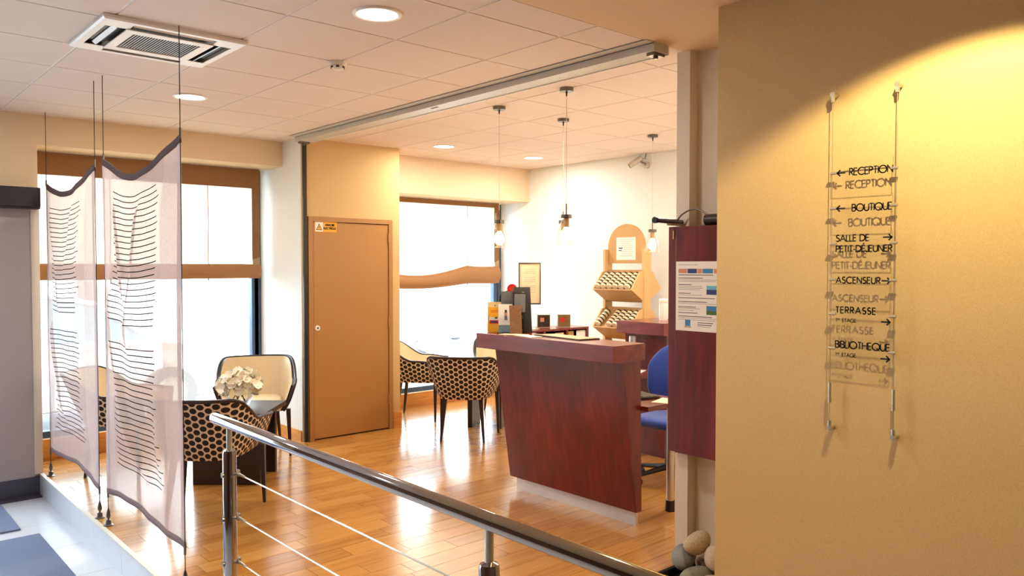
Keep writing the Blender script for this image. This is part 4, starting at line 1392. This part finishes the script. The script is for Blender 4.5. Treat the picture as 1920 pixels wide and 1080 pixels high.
# ---- blue office chair
ox, oy = 4.79, 3.585
t = thing('office_chair', 'blue fabric swivel office chair behind the reception desk', 'office chair', (ox, oy, 0))
s_ = MB()
rows = []
for sc_, z in ((0.80, 0.425), (0.97, 0.44), (1.0, 0.46), (0.98, 0.485), (0.85, 0.50), (0.4, 0.495), (0.02, 0.493)):
    rows.append([(ox + sc_ * 0.235 * math.copysign(abs(math.cos(a)) ** 0.6, math.cos(a)), oy + sc_ * 0.225 * math.copysign(abs(math.sin(a)) ** 0.6, math.sin(a)), z) for a in [2 * math.pi * k / 36 for k in range(36)]])
s_.grid(rows, closed=True).build('seat', 'blue_cloth', t, smooth=True)
bd = Vector((0.8, 0.35, 0)).normalized()      # towards the chair's back
br = Vector((-0.35, 0.8, 0)).normalized()
rows = []
for k in range(15):
    v = k / 14
    z = 0.56 + 0.44 * v
    w_ = 0.215 * (1 - 0.9 * max(0, v - 0.62) ** 1.6 / 0.38 ** 1.6 * 0.62) * (0.86 + 0.14 * min(1, v * 4))
    if k in (0, 14):
        w_ *= 0.8
    th = 0.034 if 0 < k < 14 else 0.008
    ring = []
    for j in range(20):
        a = 2 * math.pi * j / 20
        x = w_ * math.copysign(abs(math.cos(a)) ** 0.7, math.cos(a))
        y = th * math.sin(a) + 0.28 - 0.08 * (x / 0.215) ** 2 + 0.05 * v - 0.03 * math.sin(v * 3.0)
        p = Vector((ox, oy, z)) + br * x + bd * y
        ring.append(tuple(p))
    rows.append(ring)
MB().grid(rows, closed=True).add(rows[0], [tuple(range(20))]).add(rows[-1], [tuple(range(20))]).build('backrest', 'blue_cloth', t, smooth=True)
MB().tube([Vector((ox, oy, 0.43)), Vector((ox, oy, 0.42)) + bd * 0.27, Vector((ox, oy, 0.50)) + bd * 0.325, Vector((ox, oy, 0.75)) + bd * 0.31], 0.016, 8).build('back_bracket', 'black', t, smooth=True)
MB().cyl((ox, oy, 0.10), (ox, oy, 0.43), 0.028, n=16).build('gas_column', 'black', t)
for k in range(5):
    a = 2 * math.pi * k / 5 + 0.3
    e_ = (ox + 0.27 * math.cos(a), oy + 0.27 * math.sin(a), 0.075)
    lg = MB().tube([(ox, oy, 0.115), e_], [0.024, 0.015], 8).build('base_arm', 'black', t)
    MB().cyl((e_[0] - 0.02 * math.sin(a), e_[1] + 0.02 * math.cos(a), 0.03), (e_[0] + 0.02 * math.sin(a), e_[1] - 0.02 * math.cos(a), 0.03), 0.03, n=16).cyl((e_[0], e_[1], 0.03), (e_[0], e_[1], 0.075), 0.008, n=8).build('castor', 'black', lg)

# ---- jar rack (two-sided, tilted trays)
rx, ry0, ry1 = 6.20, 4.905, 5.445
t = thing('jar_rack', 'tall plywood display rack with arched top and tilted trays', 'display rack', (rx, (ry0 + ry1) / 2, 0))
pr = [(ry0 + 0.03, 1.60), (ry1 - 0.03, 1.60), (ry1 - 0.03, 1.765)] + [((ry0 + ry1) / 2 + 0.24 * math.cos(R(a)), 1.765 + 0.235 * math.sin(R(a))) for a in range(9, 180, 9)] + [(ry0 + 0.03, 1.765)]
MB().prism([(u, v) for u, v in pr if not (1.60 < v < 1.64)], (rx - 0.012, 0, 0.045), AY, AZ, AX, 0.024).build('arched_board', 'plywood', t)
for y in (ry0, ry1 - 0.03):
    MB().box(rx - 0.055, rx + 0.055, y, y + 0.03, 0.0, 1.79).build('upright', 'plywood_edge', t)
MB().box(rx - 0.2, rx + 0.2, ry0, ry0 + 0.03, 0.0, 0.06).box(rx - 0.2, rx + 0.2, ry1 - 0.03, ry1, 0.0, 0.06).build('foot', 'plywood', t)
jars = []
for k, zt in enumerate((1.385, 1.005, 0.625)):
    for sd in (-1, 1):
        lip, bot, bk = (rx + sd * 0.235, zt), (rx + sd * 0.03, zt - 0.125), (rx + sd * 0.014, zt + 0.195)
        tr = MB()
        # floor of the tray (from lip inwards and down), back board
        def slab(p, q_, y0, y1, th):
            d = Vector((q_[0] - p[0], 0, q_[1] - p[1])).normalized()
            n_ = Vector((-d.z, 0, d.x))
            c = Vector(((p[0] + q_[0]) / 2, (y0 + y1) / 2, (p[1] + q_[1]) / 2))
            return MB().obox(c, d, AY, n_, (Vector(p) - Vector(q_)).length / 2, (y1 - y0) / 2, th / 2)
        slab(lip, bot, ry0 + 0.032, ry1 - 0.032, 0.012).build('tray_front', 'plywood', t)
        slab(bot, bk, ry0 + 0.032, ry1 - 0.032, 0.012).build('tray_back', 'plywood', t)
        for y in (ry0 + 0.014, ry1 - 0.032):
            MB().prism([lip, bot, bk, (rx + sd * 0.10, zt + 0.175)], (0, y, 0), AX, AZ, AY, 0.018).build('tray_side', 'plywood_edge', t)
    # sloping bed that carries the jars on the room side
    if k < 2:
        p0, p1 = Vector((rx - 0.215, 0, zt - 0.012)), Vector((rx - 0.035, 0, zt + 0.125))
        d = (p1 - p0).normalized()
        n_ = Vector((-d.z, 0, d.x))
        MB().obox((p0 + p1) / 2 + AY * ((ry0 + ry1) / 2), d, AY, n_, (p1 - p0).length / 2, 0.235, 0.004).build('tray_bed', 'plywood', t)
        for c_ in range(6):
            for r2 in range(5):
                if k == 1 and c_ == 1:
                    continue
                jars.append((p0 + d * (0.006 + 0.0435 * r2) + n_ * 0.0385 + AY * (ry1 - 0.078 - 0.077 * c_), d, k, c_, r2))
# notice pinned on the arch
c = Vector((rx - 0.0125, (ry0 + ry1) / 2 + 0.0, 1.70))
nt = thing('pinned_notice', 'white printed notice pinned on the arched board', 'notice', c)
MB().obox(c + AZ * 0.095 - AX * 0.001, AY, AX, AZ, 0.125, 0.001, 0.115).build('sheet', 'paper', nt)
m_ = MB()
for k in range(9):
    m_.obox(c + AZ * (0.19 - 0.021 * k) - AX * 0.0022 + AY * (0.02 * rnd.uniform(-1, 1)), AY, AX, AZ, 0.06 + 0.03 * rnd.random(), 0.0002, 0.0025)
m_.build('print', 'ink_dim', nt)
MB().obox(c + AZ * 0.10 - AX * 0.0024 + AY * 0.07, AY, AX, AZ, 0.025, 0.0003, 0.006).build('print', 'print_navy', nt)
MB().obox(c + AZ * 0.078 - AX * 0.0024 + AY * 0.075, AY, AX, AZ, 0.02, 0.0003, 0.005).build('print', 'print_navy', nt)
# jars
ORD = ['first', 'second', 'third', 'fourth', 'fifth', 'sixth']
p, d, k, c_, r2 = jars[0]
jm = MB()
jm.lathe((0, 0, 0), [(0.0, 0), (0.030, 0), (0.0335, 0.003), (0.0335, 0.024)], 14, mi=0)
jm.lathe((0, 0, 0), [(0.0335, 0.024), (0.029, 0.026), (0.0325, 0.028), (0.0325, 0.040), (0.030, 0.042), (0.0, 0.042)], 14, mi=1)
j0 = jm.build('honey_jar', ['jar_label', 'jar_lid'], smooth=True, auto=40)
rot = d.to_track_quat('Z', 'Y').to_euler()
for i, (p, d, k, c_, r2) in enumerate(jars):
    o = j0 if i == 0 else j0.copy()
    if i:
        COL.objects.link(o)
    o.location = p
    o.rotation_euler = rot
    tag(o, 'dark-lidded jar, %s from the lip, %s column from the window, %s tray' % (ORD[r2], ORD[c_], ('upper', 'lower')[k]), 'jar', ['jars in the upper tray', 'jars in the lower tray'][k])

# ---- wall cabinet with poster and picture lamp
t = thing('wall_cabinet', 'tall shallow mahogany wall cabinet beside the sign wall', 'cabinet', (3.54, 2.38, 0.605))
MB().box(3.512, 3.583, 2.10, 2.637, 0.605, 1.832).build('body', 'mahogany', t, bevel=0.002)
MB().box(3.583, 3.659, 2.12, 2.54, 0.70, 1.70).build('mounting_block', 'mahogany', t)
dr = MB().box(3.494, 3.511, 2.10, 2.577, 0.607, 1.830).build('door', 'mahogany', t, bevel=0.002)
MB().box(3.506, 3.5125, 2.596, 2.606, 1.765, 1.81).build('hinge', 'tan_pad', t)
t = thing('poster', 'white printed information poster on the red cabinet', 'poster', (3.4935, 2.43, 1.273))
py0, py1, pz0, pz1 = 2.572, 2.295, 1.273, 1.643
MB().box(3.4925, 3.4938, py1, py0, pz0, pz1).build('sheet', 'paper', t)


def pp(u0, u1, v0, v1, lvl=1):
    return (3.4925 - 0.0003 * lvl, 3.4925 - 0.0003 * (lvl - 1), py0 - (py0 - py1) * u1, py0 - (py0 - py1) * u0, pz1 - (pz1 - pz0) * v1, pz1 - (pz1 - pz0) * v0)


pics = [(0.06, 0.26, 0.105, 0.17, 'print_skin'), (0.27, 0.48, 0.105, 0.17, 'print_navy'), (0.49, 0.60, 0.105, 0.17, 'print_skin'), (0.61, 0.84, 0.105, 0.17, 'print_blue'), (0.86, 0.96, 0.105, 0.17, 'print_skin'),
        (0.70, 0.98, 0.345, 0.40, 'print_sky'), (0.70, 0.98, 0.40, 0.47, 'print_navy'), (0.70, 0.98, 0.63, 0.70, 'print_blue'), (0.70, 0.98, 0.70, 0.755, 'print_green'),
        (0.22, 0.34, 0.84, 0.93, 'print_blue'), (0.20, 0.36, 0.935, 0.95, 'tan_pad')]
for a in pics:
    MB().box(*pp(*a[:4])).build('picture', a[4], t)
m_, m2 = MB(), MB()
for v, u1, hd in ((0.045, 0.5, 0), (0.19, 0.85, 1), (0.235, 0.62, 1), (0.262, 0.95, 0), (0.283, 0.9, 0), (0.33, 0.36, 1), (0.355, 0.6, 0), (0.378, 0.62, 0), (0.40, 0.55, 0), (0.455, 0.34, 1), (0.48, 0.6, 0), (0.52, 0.88, 1), (0.575, 0.72, 1), (0.60, 0.92, 0), (0.65, 0.46, 1), (0.673, 0.56, 0), (0.70, 0.42, 0), (0.735, 0.5, 1), (0.785, 0.82, 1), (0.81, 0.95, 0), (0.835, 0.9, 0), (0.87, 0.85, 1), (0.90, 0.82, 1), (0.925, 0.8, 0)):
    u0 = 0.5 if v > 0.85 else 0.06
    (m2 if hd else m_).box(*pp(u0, u1, v, v + (0.009 if hd else 0.006)))
m_.build('print', 'ink_grey', t)
m2.build('print', 'ink', t)
t = thing('picture_lamp', 'bronze picture lamp with curved arm on top of the red cabinet', 'lamp', (3.545, 2.40, 1.832))
MB().cyl((3.352, 2.605, 1.862), (3.72, 2.605, 1.858), 0.0135, n=16).build('tube', 'steel_dark', t, smooth=True, auto=40)
MB().cyl((3.345, 2.605, 1.862), (3.362, 2.605, 1.862), 0.017, n=16).build('end_cap', 'black', t, smooth=True, auto=40)
MB().box(3.47, 3.62, 2.592, 2.618, 1.838, 1.850).build('reflector', 'tan_pad', t)
MB().tube(spline([(3.54, 2.60, 1.868), (3.545, 2.57, 1.90), (3.55, 2.50, 1.925), (3.55, 2.43, 1.90), (3.55, 2.39, 1.86)], 16), 0.0045, 8).build('arm', 'steel_dark', t, smooth=True)
MB().cyl((3.55, 2.42, 1.862), (3.55, 2.20, 1.864), 0.030, n=20).build('housing', 'wenge', t, smooth=True, auto=40)

# ---- pebbles in a dark tray
t = thing('stone_tray', 'low black tray on the floor holding pebbles', 'tray', (3.36, 2.30, 0))
MB().box(3.16, 3.575, 2.08, 2.46, 0.0, 0.02).build('base', 'black_soft', t)
for a in ((3.16, 3.575, 2.44, 2.46), (3.16, 3.575, 2.08, 2.10), (3.16, 3.18, 2.10, 2.44), (3.555, 3.575, 2.10, 2.44)):
    MB().box(a[0], a[1], a[2], a[3], 0.02, 0.06).build('rim', 'black_soft', t)


def pebble(c, rad, rot_, mt, label, seed):
    rr = random.Random(seed)
    rows = []
    Rm = Matrix.Rotation(R(rot_[2]), 3, 'Z') @ Matrix.Rotation(R(rot_[1]), 3, 'Y') @ Matrix.Rotation(R(rot_[0]), 3, 'X')
    o1, o2 = rr.random() * 6, rr.random() * 6
    for i in range(17):
        ph = math.pi * i / 16
        ring = []
        for j in range(28):
            th = 2 * math.pi * j / 28
            k = 1 + 0.05 * math.sin(2 * th + o1) * math.sin(ph) + 0.04 * math.sin(3 * ph + o2)
            p = Vector((rad[0] * math.sin(ph) * math.cos(th), rad[1] * math.sin(ph) * math.sin(th), rad[2] * math.cos(ph))) * k
            ring.append(tuple(Vector(c) + Rm @ p))
        rows.append(ring)
    o = MB().grid(rows, closed=True).build('pebble', mt, smooth=True)
    tag(o, label, 'stone', 'pebbles in the black tray')


pebble((3.335, 2.315, 0.215), (0.072, 0.062, 0.052), (0, -32, -45), 'stone_tan', 'tan speckled pebble on top of the pile', 1)
pebble((3.335, 2.205, 0.168), (0.058, 0.060, 0.062), (0, 20, 10), 'stone_pink', 'round pinkish speckled pebble against the sign wall', 2)
pebble((3.30, 2.375, 0.135), (0.070, 0.060, 0.058), (0, -25, 30), 'stone_blue', 'smooth blue-grey pebble on the outer side of the pile', 3)
pebble((3.265, 2.275, 0.075), (0.082, 0.058, 0.045), (0, -14, -45), 'stone_green', 'greenish grey flat pebble low in the pile', 4)
pebble((3.255, 2.165, 0.067), (0.070, 0.055, 0.045), (0, 0, -45), 'stone_pale', 'pale speckled flat pebble at the bottom front of the pile', 5)
pebble((3.44, 2.30, 0.085), (0.09, 0.08, 0.06), (0, 0, 20), 'stone_tan', 'tan pebble at the back of the pile', 6)
pebble((3.495, 2.165, 0.075), (0.055, 0.055, 0.055), (0, 0, 20), 'stone_pale', 'pale pebble hidden at the back beside the wall', 7)

# ---- cable-hung direction sign
SX = 3.058
t = thing('direction_sign', 'cable-hung direction sign with six clear plates on the wallpaper wall', 'sign', (3.085, 1.372, 0.96))
cl_, cr_ = 1.496, 1.247
for y in (cl_, cr_):
    MB().cyl((SX, y, 2.285), (SX, y, 0.99), 0.0014, n=6).build('cable', 'steel', t)
    for z, s_ in ((2.30, -1), (0.968, 1)):
        br_ = MB().cyl((XS, y, z), (SX - 0.008, y, z), 0.0095, n=14).build('wall_bracket', 'steel', t, smooth=True, auto=40)
        MB().cyl((SX, y, z - s_ * 0.010), (SX, y, z + s_ * 0.030), 0.0085, 0.0075, 14).build('cable_grip', 'steel', br_, smooth=True, auto=40)
    MB().cyl((SX, y, 1.150), (SX, y, 1.092), 0.0062, n=12).build('turnbuckle', 'steel', t, smooth=True, auto=40)
    MB().cyl((SX, y, 1.090), (SX, y, 1.070), 0.0072, n=12).build('turnbuckle', 'steel', t, smooth=True, auto=40)
RT, NM = Vector((0, -1, 0)), Vector((-1, 0, 0))
PLT = SX - 0.004


def arrow(mb, y, z, left):
    s_ = -1 if left else 1
    tip = (0.034 if not left else 0.0)
    ln = [[(0.0, 0), (0.034, 0)], [(tip - s_ * 0.013, 0.012), (tip - s_ * 0.001, 0), (tip - s_ * 0.013, -0.012)]]
    strokes(mb, ln, (PLT, y, z), RT, AZ, NM, 1.0, 0.0062, 0.0006)


rows_ = [(1.986, [('RECEPTION', 1.424, 1.259, -0.012, 0.0265)], (1.474, 0.0, True)),
         (1.846, [('BOUTIQUE', 1.412, 1.260, -0.013, 0.0265)], (1.474, 0.0, True)),
         (1.704, [('SALLE DE', 1.474, 1.345, 0.012, 0.0245), ('PETIT-D\u00c9JEUNER', 1.474, 1.258, -0.030, 0.0245)], (1.292, 0.024, False)),
         (1.562, [('ASCENSEUR', 1.473, 1.300, -0.011, 0.0235)], (1.295, 0.0, False)),
         (1.425, [('TERRASSE', 1.473, 1.316, 0.007, 0.0245)], (1.295, -0.020, False)),
         (1.288, [('BIBLIOTHEQUE', 1.473, 1.262, 0.006, 0.0265)], (1.295, -0.024, False))]
for zc, texts, arw in rows_:
    y0, y1 = 1.258, 1.485
    mb = MB().box(SX - 0.004, SX, y0, y1, zc - 0.05, zc + 0.05)
    for i, f in enumerate(mb.f):
        mb.mi[i] = 0 if i in (4, 5) else 1
    plate = mb.build('plate', ['acrylic', 'acrylic_edge'], t)
    m_ = MB()
    for tx, ya, yb, dz, size in texts:
        lettering(m_, tx, (PLT, ya, zc + dz), RT, AZ, NM, size, 0.0046, ya - yb, 0.0006)
    if zc < 1.5:
        lettering(m_, '1', (PLT, 1.472, zc - 0.028), RT, AZ, NM, 0.0135, 0.0026, None, 0.0006)
        lettering(m_, 'er', (PLT, 1.465, zc - 0.0205), RT, AZ, NM, 0.0090, 0.0018, 0.0095, 0.0006)
        lettering(m_, 'ETAGE', (PLT, 1.446, zc - 0.028), RT, AZ, NM, 0.0135, 0.0026, 0.055, 0.0006)
    m_.build('lettering', 'ink', plate)
    a_ = MB()
    arrow(a_, arw[0], zc + arw[1], arw[2])
    a_.build('arrow', 'ink', plate)
    for y, s_ in ((cl_, -1), (cr_, 1)):
        MB().cyl((SX, y - s_ * 0.006, zc + 0.002), (SX, y + s_ * 0.020, zc + 0.002), 0.0062, n=12).build('plate_clip', 'steel', t, smooth=True, auto=40)


# ---- outside: parked cars and the houses across the street
def car(x, y, ang, mt, label):
    t = thing('parked_car', label, 'car', (x, y, -0.16), 'cars parked in the street')
    ca, sa = math.cos(R(ang)), math.sin(R(ang))
    W3 = lambda u, v, z: (x + ca * u - sa * v, y + sa * u + ca * v, -0.16 + z)
    side = [(-2.0, 0.35), (-2.05, 0.62), (-1.98, 0.86), (-1.6, 0.93), (1.0, 0.95), (1.75, 0.82), (2.02, 0.66), (2.05, 0.42), (1.95, 0.25), (-1.9, 0.25)]
    rows = []
    for v, k in ((-0.80, 0.94), (-0.84, 1.0), (0.84, 1.0), (0.80, 0.94)):
        rows.append([W3(u * (1 if abs(v) < 0.82 else 0.985), v, 0.25 + (z - 0.25) * k) for u, z in side])
    MB().grid(rows, closed=True).add(rows[0], [tuple(range(len(side)))]).add(rows[-1], [tuple(range(len(side)))]).build('body', mt, t, smooth=True, auto=35)
    cab = [(-1.75, 0.92), (-1.35, 1.38), (-0.9, 1.46), (0.1, 1.46), (0.55, 1.36), (1.15, 0.93)]
    rows = [[W3(u, v * (1 - 0.16 * max(0, (z - 0.92) / 0.54)), z) for u, z in cab] for v in (-0.76, 0.76)]
    MB().grid(rows).add(rows[0], [tuple(range(6))]).add(rows[1], [tuple(range(6))]).build('cabin_glass', 'car_glass', t)
    rows = [[W3(u, v, z + 0.012) for u, z in cab[1:5]] for v in (-0.66, 0.66)]
    MB().grid(rows).build('roof', mt, t)
    for v in (-0.755, 0.755):
        for u0, z0, u1, z1 in ((-1.75, 0.92, -1.35, 1.38), (-0.45, 0.93, -0.42, 1.45), (1.15, 0.93, 0.55, 1.36), (-1.35, 1.38, -0.9, 1.46), (-0.9, 1.46, 0.1, 1.46), (0.1, 1.46, 0.55, 1.36)):
            f = lambda z: v * (1 - 0.155 * max(0, (z - 0.92) / 0.54)) * 1.005
            MB().tube([W3(u0, f(z0), z0), W3(u1, f(z1), z1)], 0.03, 6).build('pillar', mt, t)
    for u in (-1.28, 1.28):
        for v in (-0.78, 0.78):
            wl_ = MB().cyl(W3(u, v - 0.09, 0.31), W3(u, v + 0.09, 0.31), 0.31, n=24).build('wheel', 'rubber', t)
            MB().cyl(W3(u, v - 0.095, 0.31), W3(u, v + 0.095, 0.31), 0.19, n=20).build('hub_cap', 'alu', wl_)


car(1.75, 10.1, 4, 'car_white', 'white car parked just outside the window behind the curtains')
car(10.6, 14.2, 10, 'car_white', 'white car parked farther off beyond the window behind the desk')


def house(x0, x1, y0, h_, label):
    t = thing('town_house', label, 'building', ((x0 + x1) / 2, y0, -0.16), 'houses across the street')
    MB().box(x0, x1, y0, y0 + 8, -0.16, h_).build('wall', 'facade', t)
    n = int((x1 - x0) / 2.6)
    for fl_ in range(int(h_ / 3)):
        for i in range(n):
            cx = x0 + (i + 0.5) * (x1 - x0) / n
            z0 = 0.9 + 3 * fl_
            wn = MB().box(cx - 0.55, cx + 0.55, y0 - 0.02, y0, z0, z0 + 1.5).build('window', 'plate_grey', t)
            MB().box(cx - 0.48, cx + 0.48, y0 - 0.03, y0 - 0.02, z0 + 0.07, z0 + 1.43).build('pane', 'car_glass', wn)
    MB().prism([(y0 - 0.4, h_), (y0 + 4, h_ + 2.2), (y0 + 8.4, h_)], (x0 - 0.2, 0, 0), AY, AZ, AX, x1 - x0 + 0.4).build('roof', 'facade', t)


house(-6, 5.5, 24, 6.5, 'pale house across the street beyond the curtained window')
house(6.5, 19, 24, 9.5, 'taller pale house across the street beyond the desk window')
